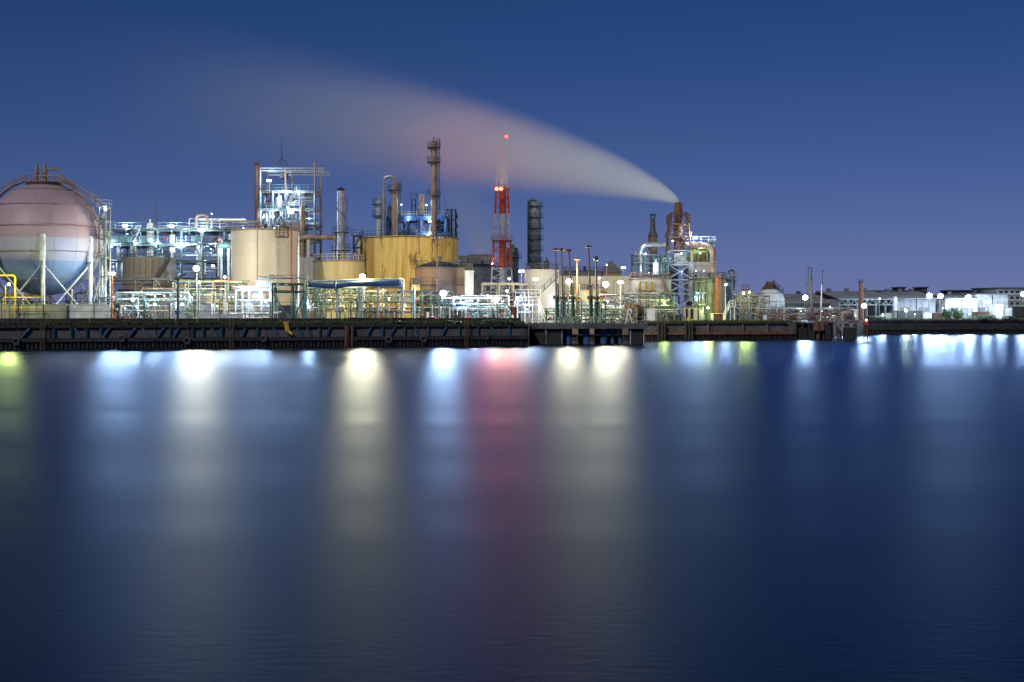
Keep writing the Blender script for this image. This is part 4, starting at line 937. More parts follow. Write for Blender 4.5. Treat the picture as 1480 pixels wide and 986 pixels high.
# ------------------------------------------------------------------ loading jetty
rj = random.Random(41)
jt = thing('loading_jetty', 'dark concrete loading jetty on thick piles in front of the plant', 'jetty', (wx(845, 205), 212, 0))
JX0, JX1 = wx(762, 204), wx(934, 204)
for i in range(7):
    a = JX0+(JX1-JX0)*i/7; b = JX0+(JX1-JX0)*(i+1)/7-.05
    MB().box(a, b, 203, 222, G-.55, G+.02).build('deck_slab', M['darkconcrete'], jt)
MB().box(JX0-.1, JX1+.1, 202.7, 202.99, G-.75, G+.12).build('fascia', M['quayconcrete'], jt)
for q0, q1, mt in ((790, 812, 'pile'), (912, 931, 'pile'), (764, 788, 'pile')):
    MB().box(wx(q0, 203.5), wx(q1, 203.5), 203.5, 208, -1, G-.8).build('pile_block', M[mt], jt)
for q in (790, 812.5, 911.5, 931):
    MB().bar(at(q, 476, 203.2), (wx(q, 203.2), 203.2, -.6), .18).build('fender_post', M['galv'], jt)
for q, r_ in ((822, .6), (848, .55), (873, .55), (886, .32), (897, .32)):
    for y in (205, 213, 220): MB().cyl((wx(q, 204), y, -1.5), (wx(q, 204), y, G-.56), r_, 10).build('pile', M['paintblue'] if y == 205 else M['pile'], jt, True)
for q0, q1 in ((815, 846), (850, 872), (876, 895)): MB().bar(at(q0, 484, 205), at(q1, 484, 205), .16).build('waling', M['galv'], jt)
railing(jt, [(wx(762, 203), 203.3, G+.02), (wx(934, 203), 203.3, G+.02)], 1.1, 1.5, .04, M['galv'])
def loading_arm(label, px, ptop, Y, lean, cap, mat):
    x = wx(px, Y); zt = wz(ptop, Y); zk = wz(430, Y); t_ = thing('marine_loader', label, 'marine loader', (x, Y, G)); d = m(lean, Y)
    MB().cyl((x, Y, G), (x, Y, G+.2), .6, 10).cyl((x, Y, G+.2), (x, Y, zk), .22, 10).build('riser', M['green'] if mat == 'dark' else M['rust'], t_, True)
    MB().cyl((x-.5, Y, zk), (x+.5, Y, zk), .28, 10).build('swivel', M['green'], t_, True)
    MB().cyl((x, Y-.3, zk-.4), (x-d, Y-.3, zt+.4), .17, 8, .12).build('inboard_arm', M['rust'], t_, True)
    MB().cyl((x+.35, Y+.1, G+1), (x+.3-d*.2, Y+.1, zk+2.2), .13, 8).build('outboard_arm', M['green'], t_, True)
    MB().bar((x, Y-.3, zk+1.6), (x+.35, Y+.1, zk+2.2), .12).build('link', M['dark'], t_)
    if cap == 'box': MB().box(x-d-.42, x-d+.42, Y-.6, Y, zt-.1, zt+.42).build('counterweight', M['rust'], t_)
    elif cap == 'disc': MB().lathe((x-d, Y-.3, zt), [(.01, -.05), (.5, -.05), (.55, .12), (.3, .3), (.01, .32)], 12).build('counterweight', M['rust'], t_, True)
    else: MB().lathe((x-d, Y-.3, zt), [(.01, -.5), (.35, -.3), (.45, 0), (.3, .3), (.01, .45)], 10).build('counterweight', M['dark'], t_, True)
    pipe(t_, [(x+.8, Y+.4, G), (x+.8, Y+.4, zk-.6), (x+1.5, Y+.4, zk-.6), (x+1.5, Y+.4, G)], .12, M['teal'])
    valve(t_, (x+.8, Y+.3, G+1.2), .26, M['galv'])
loading_arm('leftmost rusty marine loader with a flat cap on the jetty', 804, 362, 207, 1.0, 'disc', 'dark')
loading_arm('second rusty marine loader from the left on the jetty', 814, 362, 207.8, 2.5, 'disc', 'dark')
loading_arm('leaning marine loader with a box counterweight, third from the left', 827, 364, 207, 5, 'box', 'dark')
loading_arm('shortest thin marine loader, fourth from the left', 834, 376, 212, 0, 'disc', 'rust')
loading_arm('tallest marine loader standing apart on the jetty', 853, 358, 207, 2.5, 'disc', 'dark')
loading_arm('rightmost marine loader with a round dark head', 862, 374, 208, 1, 'ball', 'dark')
pipe_rack('dark pipes and valves on the jetty deck between the marine loaders', 790, 905, 214, 4, (447, 455), 8, 4, [M['galv'], M['green'], M['dark'], M['teal']], rj, .07, .16, M['green'], 30, 14)
rl = thing('hose_reel', 'big brown hose reel with a white hub on the jetty end', 'hose reel', (wx(915, 205), 205, G))
ax_ = Vector((.62, .78, 0)); c0 = at(911, 451, 205.2); c0.z = wz(451, 205); R_ = m(13.5, 205)
MB().cyl(c0, c0+ax_*.14, R_, 28).build('flange', M['drum'], rl, True); MB().cyl(c0+ax_*1.75, c0+ax_*1.9, R_, 28).build('flange', M['drum'], rl, True)
MB().cyl(c0+ax_*.142, c0+ax_*1.748, R_*.86, 28).build('hose', M['drum'], rl, True); MB().cyl(c0-ax_*.25, c0-ax_*.002, R_*.36, 18).build('hub', M['palegrey'], rl, True)
for k_ in range(8):
    a = k_*math.pi/4; u = Vector((ax_.y, -ax_.x, 0)); d_ = u*math.cos(a)+Vector((0, 0, 1))*math.sin(a)
    MB().bar(c0+d_*R_*.36-ax_*.05, c0+d_*R_*.97-ax_*.05, .09).build('spoke', M['rust'], rl)
for s_ in (-.35, 2.2):
    for e in (-.7, .7): MB().bar((c0.x+ax_.x*s_+e*ax_.y, c0.y+ax_.y*s_-e*ax_.x, G), c0+ax_*s_, .2).build('stand_leg', M['palegrey'], rl)
MB().cyl(c0-ax_*.5, c0+ax_*2.35, .14, 10).build('axle', M['dark'], rl, True)
yb = thing('yellow_davit', 'yellow bent steel davit hanging over the main quay edge', 'davit', main_pt(412, .2, G))
p = main_pt(412, -.35, G); dd = Vector((dmain.x, dmain.y, 0)); oo = Vector((nmain.x, nmain.y, 0))
MB().bar(p+oo*.35+Vector((0, 0, .5)), p+oo*.6+dd*.25+Vector((0, 0, -.8)), .45).build('arm', M['yellow'], yb); MB().bar(p+oo*.6+dd*.2+Vector((0, 0, -.75)), p+oo*.7+dd*.95+Vector((0, 0, -1.3)), .38).build('hook', M['yellow'], yb)
MB().box(p.x-.35, p.x+.35, p.y-.1, p.y+.8, G+.1, G+.6).build('base', M['rust'], yb)
for px, lb in ((500, 'dark timber fender on the quay below the low yellow tank'), (508, 'narrower dark timber fender just right of the first below the low yellow tank')):
    f_ = thing('fender', lb, 'fender', main_pt(px, -.6, 0)); p = main_pt(px, -.75, 0); s_ = .45 if px == 500 else .3
    MB().bar((p.x, p.y, -.8), (p.x, p.y, 3.1), s_).build('pile', M['rust'], f_); MB().box(p.x-s_*.7, p.x+s_*.7, p.y-.2, p.y+.5, 2.2, 2.5).build('strap', M['dark'], f_)

for px, lb in ((62, 'rusty access ladder on the quay wall below the big sphere'), (334, 'rusty access ladder on the quay wall below the white shelter'), (672, 'rusty access ladder on the quay wall below the slim cream tank')):
    p = main_pt(px, -.95, 0); f_ = thing('quay_ladder', lb, 'ladder', (p.x, p.y, -.4))
    for s_ in (-.25, .25): MB().bar((p.x+s_, p.y, -.4), (p.x+s_, p.y, G+.9), .09).build('rail', M['rust'], f_)
    for i in range(11): MB().bar((p.x-.25, p.y, .1+i*.33), (p.x+.25, p.y, .1+i*.33), .06).build('rung', M['rust'], f_)
rf = random.Random(8)
for i, (px, lb) in enumerate(((24, 'leftmost hanging tyre on the quay wall'), (176, 'hanging tyre on the quay wall below the red fire monitor'), (270, 'hanging tyre on the quay wall below the utility pole'), (380, 'hanging tyre on the quay wall left of the yellow davit'), (560, 'hanging tyre on the quay wall below the big bluish pipe'), (610, 'hanging tyre on the quay wall below the short yellow tank'), (700, 'hanging tyre on the quay wall just left of the mast'))):
    p = main_pt(px, -.9, 1.25+rf.uniform(-.25, .2)); f_ = thing('tyre_fender', lb, 'tyre', (p.x, p.y, p.z)); mb = MB().torus((0, 0, 0), .42, .15, 16, 7)
    mb.v = [(p.x+x, p.y+z, p.z+y) for x, y, z in mb.v]; mb.build('tyre', M['dark'], f_, True); MB().bar((p.x, p.y, p.z+.5), (p.x, p.y+.3, G), .04).build('chain', M['rust'], f_)

# ------------------------------------------------------------------ white tank and furnace unit
wt, wc_, wr, wtp = tank('storage_tank', 'white tank with a brown cone roof left of the furnace', 940, 402.5, 252, 30, M['white'], 'cone', M['brown'], M['rustpipe'], courses=4, spiral=(-.35, -1.2), stair_mat=M['rustpipe'])
pl_ = thing('valve_platform', 'yellow railed valve platform in front of the white tank', 'platform', at(935, 458, 244))
frame(pl_, [wx(p, 244) for p in (926, 935, 943)], 244, 246, [wz(436, 244), wz(420, 244), wz(407, 244)], M['yellow'], .14, .12, floors=(1,), rails=(1,), rm=M['yellow'])
pipe_rack('teal and cream pipeway below the white tank', 905, 975, 240, 6, (424, 434, 443), 7, 4, [M['cream2'], M['teal'], M['galv'], M['white']], rj, .08, .2, M['teal'], 16, 8)
tr2 = thing('tripod_mast', 'pale blue tripod frame with a small wheel on the grass bank', 'frame', at(952, 458, 236))
for q in (948, 954.5): MB().bar((wx(q, 236), 236, G), at(954, 428, 236), .13).build('leg', M['teal'], tr2)
MB().bar((wx(955, 238), 238.5, G), at(954, 428, 236), .13).build('leg', M['teal'], tr2); MB().torus(tuple(at(948.5, 448, 235.8)), .4, .08, 14, 5).build('wheel', M['white'], tr2)
MB().box(wx(936, 236), wx(947, 236), 236, 238, G, wz(446, 236)).build('skid', M['palegrey'], tr2)

Yh = 274
hs = thing('furnace_stack', 'brown furnace stack inside a tapering braced lattice, trailing white smoke', 'chimney', at(980, 458, Yh))
xc = wx(980.5, Yh)
MB().lathe((xc, Yh, 0), [(.95, wz(366, Yh)), (.92, wz(330, Yh)), (.88, wz(293, Yh)), (.78, wz(293, Yh)), (.74, wz(300, Yh))], 24).build('flue', M['rust'], hs, True)
zl = [G]+[wz(p, Yh) for p in (425, 405, 383, 363, 344, 325, 308)]
hw2 = [m(v, Yh) for v in (24, 21.5, 19.5, 17.5, 15.8, 14.2, 12.8, 11.6)]
for i in range(7):
    a, b, A, B = zl[i], zl[i+1], hw2[i], hw2[i+1]; mt = M['grey'] if i < 4 else M['rust']
    for sx_ in (-1, 1):
        for sy_ in (-1, 1): MB().bar((xc+sx_*A, Yh+sy_*A, a), (xc+sx_*B, Yh+sy_*B, b), .26).build('leg', mt, hs)
    for s_ in (-1, 1):
        MB().bar((xc-A, Yh+s_*A, a), (xc+B, Yh+s_*B, b), .16).build('brace', mt, hs); MB().bar((xc+A, Yh+s_*A+.17, a), (xc-B, Yh+s_*B+.17, b), .16).build('brace', mt, hs)
        MB().bar((xc-B, Yh+s_*B, b), (xc+B, Yh+s_*B, b), .18).build('strut', mt, hs); MB().bar((xc+s_*A, Yh-A, a), (xc+s_*B, Yh+B, b), .14).build('brace', mt, hs)
for p, w_ in ((325, 15.5), (344, 17)):
    z = wz(p, Yh); h_ = m(w_, Yh); mb = MB()
    mb.box(xc-h_, xc+h_, Yh-h_, Yh-1, z+.01, z+.09); mb.box(xc-h_, xc+h_, Yh+1, Yh+h_, z+.01, z+.09); mb.build('platform', M['rustpipe'], hs)
    railing(hs, [(xc-h_, Yh+h_, z+.09), (xc-h_, Yh-h_, z+.09), (xc+h_, Yh-h_, z+.09), (xc+h_, Yh+h_, z+.09)], 1.9 if p == 325 else 1.1, 1.2, .05, M['rust'])
fb = thing('furnace', 'boxy furnace of weathered grey brown sheeting under the stack', 'furnace', at(1015, 458, 276))
x0, x1 = wx(996, 274), wx(1033, 274)
for j in range(9):
    za, zb = wz(436-j*6.4, 274), wz(436-(j+1)*6.4, 274)-.03
    MB().box(x0, x1, 274.5-.05*(j % 2), 282, za, zb).build('sheeting_course', M['corrugated'], fb)
MB().box(x0+.4, x1-.4, 275, 281.5, G, wz(436, 274)-.003).build('base', M['dark'], fb)
xs = [wx(p, 274) for p in (994, 1010, 1023, 1033)]
zt0 = wz(378, 274)
frame(fb, xs, 274.6, 281.5, [wz(362, 274), wz(350, 274)], M['teal'], .24, .2, floors=(1,), fm=M['galv'], rails=(1,), rm=M['white'], base=zt0)
for i in range(12):
    a = rj.uniform(xs[0], xs[-1]-1); y = rj.uniform(275, 280); z = zt0+rj.uniform(.4, 3.2); pipe(fb, [(a, y, zt0), (a, y, z), (a+rj.uniform(.6, 2.4), y, z)], rj.uniform(.08, .2), rj.choice([M['yellow'], M['rust'], M['galv'], M['teal']]))
for q in (1004, 1017): MB().lathe((wx(q, 277), 277, zt0), [(1.0, 0), (1.0, 2.2), (.5, 2.9), (.01, 3)], 14).build('burner_drum', M['rust'] if q > 1010 else M['olive'], fb, True)
wb = thing('fan_house', 'white lit box behind the stack lattice with cross bracing', 'plant house', at(982, 458, 277))
MB().box(wx(975, 276), wx(995, 276), 276.5, 280, wz(384, 276), wz(364, 276)).build('body', M['white'], wb); MB().box(wx(966, 276), wx(981.5, 276), 277, 281, wz(428, 276), wz(385, 276)).build('dark_screen', M['dark'], wb)
MB().box(wx(974, 276), wx(996, 276), 276.2, 280.3, wz(364, 276)+.002, wz(362.5, 276)).build('roof', M['galv'], wb)
for q in (967, 981): MB().bar((wx(q, 279), 279, G), (wx(q, 279), 279, wz(428, 276)), .3).build('leg', M['galv'], wb)
def duct_arch(label, pts, r, mat, Y, legs):
    t_ = thing('duct', label, 'duct', (at(pts[0][0], pts[0][1], Y).x, Y, G)); P_ = [at(a, b, Y) for a, b in pts]
    MB().tube(elbow(P_, 1.9, 8), r, 16).build('duct_body', mat, t_, True)
    for q in legs: MB().bar((wx(q, Y), Y+.2, G), at(q, 362, Y), .2).build('support', M['galv'], t_)
    for a, b in zip(P_, P_[1:]):
        d_ = (b-a); c = a+d_*.5; u = d_.normalized(); MB().cyl(c-u*.1, c+u*.1, r*1.15, 16).build('flange', M['galv'], t_, True)
duct_arch('silver duct bending over at the left of the furnace stack', [(926, 400), (926, 354), (962, 354)], .62, M['silver'], 272, (938,))
duct_arch('brownish silver duct bending down at the right end of the furnace', [(990, 354), (1030.5, 355.5), (1030.5, 402)], .66, M['rustpipe'], 273.2, ())
bc_ = thing('black_chimney', 'short black chimney with flared collar left of the furnace stack', 'chimney', at(943, 458, 282)); xb = wx(943.5, 282)
MB().lathe((xb, 282, 0), [(1.0, wz(376, 282)), (1.0, wz(343, 282))], 18).build('lower_shaft', M['brown'], bc_, True)
MB().lathe((xb, 282, 0), [(1.0, wz(343, 282)+.002), (1.12, wz(342, 282)), (1.1, wz(340, 282)), (.58, wz(333, 282)), (.52, wz(316, 282)), (.01, wz(316, 282))], 18).build('upper_shaft', M['dark'], bc_, True)
mb = MB()
for k_ in range(6): mb.bar((xb+.5*math.cos(k_), 282+.5*math.sin(k_), wz(316, 282)), (xb+.6*math.cos(k_), 282+.6*math.sin(k_), wz(311, 282)), .1)
mb.build('cowl_post', M['dark'], bc_); MB().lathe((xb, 282, 0), [(.66, wz(311.5, 282)), (.66, wz(309.5, 282)), (.01, wz(309.3, 282))], 16).build('cowl', M['dark'], bc_, True)
MB().cyl((xb, 282, G), (xb, 282, wz(376, 282)-.003), .8, 14).build('base_shaft', M['rust'], bc_, True)
fr = thing('furnace_gantry', 'teal stepped gantry with platforms between the silver duct and the furnace stack', 'gantry', at(948, 458, 272))
frame(fr, [wx(p, 270) for p in (916, 932, 946, 958, 966)], 270.5, 274, [wz(p, 270) for p in (425, 396, 380, 368)], M['teal'], .22, .18, floors=(1, 2, 3), fm=M['galv'], rails=(1, 2), rm=M['teal'], braces=[(3, 2, 270.5, 'X'), (2, 1, 270.5, '/')])
for i in range(18):
    a = rj.uniform(wx(918, 271), wx(962, 271)); y = rj.uniform(271, 273.6); z = wz(rj.choice((396, 380)), 270)+rj.uniform(.3, 2.5); pipe(fr, [(a, y, z-1.8), (a, y, z), (a+rj.uniform(.4, 1.8), y, z)], rj.uniform(.07, .18), rj.choice([M['galv'], M['white'], M['teal'], M['rustpipe']]))
vessel('process_drum', 'small bright white drum below the black chimney', 948, 379, 397, 8.5, 269.8, M['white'], 'drum', bands=1, base=wz(397, 270))
ot = tank('storage_tank', 'olive tank lit yellow-green at the right of the furnace', 1025, 402, 257, 24, M['olive'], 'flat', M['dark'], M['dark'], courses=5)
platform_ring(ot[0], ot[1], ot[2]+.02, ot[2]+.9, ot[3]-.2, M['dark'], n=30)
ladder(ot[0], (wx(1038, 252), 252.2, G), (wx(1038, 252), 252.2, ot[3]+.6), M['orange'], w=.9)
MB().cyl((wx(1036.6, 252), 252.6, G), (wx(1036.6, 252), 252.6, ot[3]), .32, 10).build('down_pipe', M['orange'], ot[0], True)
pipe_rack('slim pipe frame in front of the olive tank', 1004, 1022, 250, 2, (407, 424, 440), 3, 2, [M['galv'], M['olive']], rj, .06, .12, M['green'], 6, 3)
vt = vessel('process_column', 'pale blue-lit column with ladder right of the olive tank', 1053, 398, 455, 14, 262, M['grey'], platforms=(403, 425), pmt=M['galv'], ladder_side=1, bands=3, base=G, loop=(1061, 391, .2, M['dark'], 420))
ka = thing('pump_house', 'small yellow pump house on the grass bank below the furnace', 'pump house', at(998, 458, 246))
MB().box(wx(988, 246), wx(1008, 246), 246, 249, G, wz(443.5, 246)).build('wall', M['cream2'], ka); MB().box(wx(987, 246), wx(1009, 246), 245.7, 249.3, wz(443.5, 246)+.002, wz(442.3, 246)).build('roof', M['grey'], ka)
MB().box(wx(991, 246), wx(994, 246), 245.93, 245.995, G+.6, wz(446.5, 246)).build('window', M['glass'], ka); MB().box(wx(998, 246), wx(1002, 246), 245.93, 245.995, G+.6, wz(446.5, 246)).build('window', M['glass'], ka)
kb = thing('transformer_box', 'grey steel box beside the yellow pump house', 'cabinet', at(1012, 458, 247)); MB().box(wx(1009.5, 247), wx(1016, 247), 246.5, 248.5, G, wz(446, 247)).build('body', M['palegrey'], kb); MB().box(wx(1010, 247), wx(1012.5, 247), 246.44, 246.495, G+.2, wz(447.5, 247)).build('door', M['grey'], kb); MB().box(wx(1009, 247), wx(1016.5, 247), 246.3, 248.7, wz(446, 247)+.002, wz(446, 247)+.12).build('lid', M['grey'], kb)
kc = thing('white_steps', 'white railed steps with a low platform beside the olive tank', 'steps', at(1053, 458, 248))
MB().box(wx(1028, 248), wx(1047, 248), 248, 250, G, wz(453, 248)).build('plinth', M['white'], kc); stair(kc, (wx(1046, 248), 248, G+.3), (wx(1055, 248), 248, wz(443, 248)), 1, M['white'])
MB().box(wx(1055, 248), wx(1063, 248), 248, 250, wz(444, 248), wz(443, 248)).build('landing', M['white'], kc); railing(kc, [(wx(1055, 248), 248, wz(443, 248)), (wx(1063, 248), 248, wz(443, 248))], 1.1, .7, .05, M['white'])
for q in (1056, 1062): MB().bar((wx(q, 248), 248.2, G), (wx(q, 248), 248.2, wz(444, 248)-.003), .14).build('leg', M['white'], kc)
kd = thing('quay_hut', 'rust red box hut on the edge of the right-hand quay', 'hut', (wx(1039, 238), 238, G)); MB().box(wx(1033, 238), wx(1045, 238), 238, 239.6, G, G+1.5).build('body', M['rust'], kd); MB().box(wx(1032.6, 238), wx(1045.4, 238), 237.9, 239.7, G+1.502, G+1.6).build('lid', M['brown'], kd); MB().box(wx(1037, 238), wx(1040, 238), 237.93, 237.995, G+.1, G+1.3).build('door', M['brown'], kd)
for px, lb, mt in ((996, 'yellow mooring bollard on the right-hand quay', 'yellow'), (957, 'rusty mooring bollard on the right-hand quay', 'rust')):
    b_ = thing('bollard', lb, 'bollard', (wx(px, 236), 236, G)); MB().lathe((wx(px, 236), 236, G), [(.38, 0), (.36, .1), (.25, .2), (.24, .6), (.42, .75), (.40, .9), (.01, .95)], 14).build('post', M[mt], b_, True); MB().cyl((wx(px, 236), 236, G), (wx(px, 236), 236, G+.06), .55, 12).build('base_plate', M['rust'], b_)
for px, lb in ((956, 'dark fender pile at the left of the right-hand quay'), (996, 'dark fender pile below the yellow bollard')):
    Yq = 226+(240-226)*(px-766)/(1148-766)-.9; f_ = thing('fender', lb, 'fender', (wx(px, Yq), Yq, 0))
    for dx in (-.5, .1, .6): MB().bar((wx(px, Yq)+dx, Yq-.2, -.8), (wx(px, Yq)+dx, Yq-.2, 3.0), .5).build('pile', M['pile'], f_)

# ------------------------------------------------------------------ right: small spheres, second jetty, far works
ws_ = sphere_tank('small white spherical tank with a brown crown platform at the right', 1113.5, 434.5, 20, 300, 8, .3, M['white'], 441, .45, (424, 436), M['white'], M['white'], M['galv'], top_pipes=False, seg=40)
sphere_tank('small greenish spherical tank half hidden behind pipes and the lime lamps', 1078, 437, 18, 306, 8, .1, M['cream2'], 443, .45, (428, 438), M['white'], M['white'], M['galv'], top_pipes=False, seg=40)
cr2 = ws_[0]
mb = MB()
for a in range(10):
    u = a*math.pi/5; mb.bar((wx(1113.5, 300)+1.9*math.cos(u), 300+1.9*math.sin(u), wz(419, 300)), (wx(1113.5, 300)+.7*math.cos(u), 300+.7*math.sin(u), wz(407, 300)), .12)
mb.build('crown_frame', M['dark'], cr2); MB().lathe((wx(1113.5, 300), 300, 0), [(2.0, wz(417.5, 300)), (2.2, wz(417.5, 300)), (.8, wz(410, 300)), (.01, wz(409, 300))], 20).build('skirt', M['rust'], cr2, True)
stair(cr2, at(1132, 424, 298), at(1117, 411, 298), .6, M['dark'], dirn=(0, -1, 0), rail=True)
pipe_rack('tall brown pipe frame in front of the small spheres', 1062, 1112, 276, 6, (428, 437, 446), 6, 3, [M['rustpipe'], M['olive'], M['galv']], rj, .08, .16, M['rustpipe'], 20, 8)
pipe_rack('low pale pipe rows between the small white sphere and the far shed', 1100, 1235, 266, 6, (450, 455), 10, 4, [M['galv'], M['rustpipe'], M['teal'], M['rust']], rj, .07, .16, M['rust'], 34, 16)
sj = thing('rusty_pier', 'rusty timber and steel pier on thick piles at the right', 'pier', (wx(1180, 242), 246, 0))
PX0, PX1 = wx(1110, 242), wx(1242, 242)
for i in range(8):
    a = PX0+(PX1-PX0)*i/8; MB().box(a, a+(PX1-PX0)/8-.05, 241.5, 250, G-.3+ (.12 if i % 2 else 0), G+.1+(.12 if i % 2 else 0)).build('deck_plank_bay', M['rust'] if i % 3 else M['galv'], sj)
for q in (1142, 1150, 1160, 1170, 1182, 1191, 1199, 1213, 1224, 1236):
    for y in (242.2, 248): MB().cyl((wx(q, 242), y, -1.2), (wx(q, 242), y, G-.31), rj.uniform(.28, .5), 10).build('pile', rj.choice([M['rust'], M['pile'], M['rust']]), sj, True)
for q0, q1 in ((1150, 1165), (1166, 1176), (1192, 1200), (1217, 1237)): MB().box(wx(q0, 242), wx(q1, 242), 241.2, 241.48, -.6, rj.uniform(1.4, 2.6)).build('fender_panel', M['pile'], sj)
for q0, q1 in ((1175, 1182), (1184, 1190), (1138, 1150)): MB().box(wx(q0, 242), wx(q1, 242), 241.1, 241.4, G-1.6, G+.1).build('rust_panel', M['rust'], sj)
railing(sj, [(PX0, 241.8, G+.25), (PX1, 241.8, G+.25)], 1.1, 1.3, .05, M['rust'])
stair(sj, (wx(1216, 241), 240.8, G-1.9), (wx(1204, 241), 240.8, G+.1), 1, M['galv'], dirn=(0, -1, 0))
for (q, pt_, lb, mt) in ((1146, 453, 'rusty winch drum near the left end of the rusty pier', 'rust'), (1174, 452, 'rusty winch drum in the middle of the rusty pier', 'rust'), (1226, 457, 'dark winch drum near the right end of the rusty pier', 'dark')):
    v_ = thing('winch', lb, 'winch', (wx(q, 244), 244, G+.2)); z = G+.9
    MB().cyl((wx(q, 244)-.5, 244, z), (wx(q, 244)+.5, 244, z), .35, 12).build('barrel', M[mt], v_, True)
    for s_ in (-.55, .55): MB().cyl((wx(q, 244)+s_-.05, 244, z), (wx(q, 244)+s_+.05, 244, z), .6, 12).build('cheek', M[mt], v_, True); MB().box(wx(q, 244)+s_-.1, wx(q, 244)+s_+.1, 243.7, 244.3, G+.2, z).build('stand', M['dark'], v_)
hb = thing('navigation_box', 'red brown light box on a post at the end of the rusty pier', 'navigation light', (wx(1251, 241), 241, 0))
for dx in (-.35, .35): MB().cyl((wx(1251, 241)+dx, 241, -1), (wx(1251, 241)+dx*.6, 241, wz(470, 241)), .13, 8).build('pile', M['rust'], hb)
MB().box(wx(1248, 241), wx(1254, 241), 240.5, 241.5, wz(470, 241)+.002, wz(464, 241)).build('box', M['redpaint'], hb); MB().cyl(at(1252, 464, 241), at(1252, 461.5, 241), .14, 8).build('lantern', EM['amber'], hb)
hp2 = thing('pipe_gantry', 'tall narrow hoop of two upright pipes beside the bright right-hand floodlight', 'pipe gantry', (wx(1170, 262), 262, G))
MB().tube(elbow([(wx(1168, 262), 262, G), at(1168, 387.5, 262), at(1172.5, 387.5, 262), (wx(1174.5, 262), 262, G)], .4), .12, 8).build('hoop', M['dark'], hp2, True); MB().cyl((wx(1173, 262), 262.3, G), at(1172.4, 399, 262.3), .24, 8).build('post', M['rust'], hp2, True); MB().cyl((wx(1166, 262), 262, G), at(1166, 409, 262), .1, 8).build('post', M['dark'], hp2)
for z_ in (402, 418, 434): MB().bar(at(1168, z_, 262), at(1173.6, z_, 262), .09).build('rung', M['dark'], hp2)
ms = thing('mast', 'slender tapered mast with a ball top right of the pipe hoop', 'mast', (wx(1188, 258), 258, G)); MB().cyl((wx(1186.5, 258), 258, G), at(1188, 410, 258), .2, 8, .12).build('lower_tube', M['rustpipe'], ms, True); MB().cyl(at(1188, 410, 258), at(1188.6, 393, 258), .07, 8).build('upper_tube', M['dark'], ms); MB().lathe(tuple(at(1188.6, 392.5, 258)), [(.01, -.25), (.2, -.1), (.2, .1), (.01, .3)], 10).build('ball', M['dark'], ms, True); MB().cyl(at(1188, 411, 258), at(1188, 409, 258), .25, 8).build('collar', M['dark'], ms)

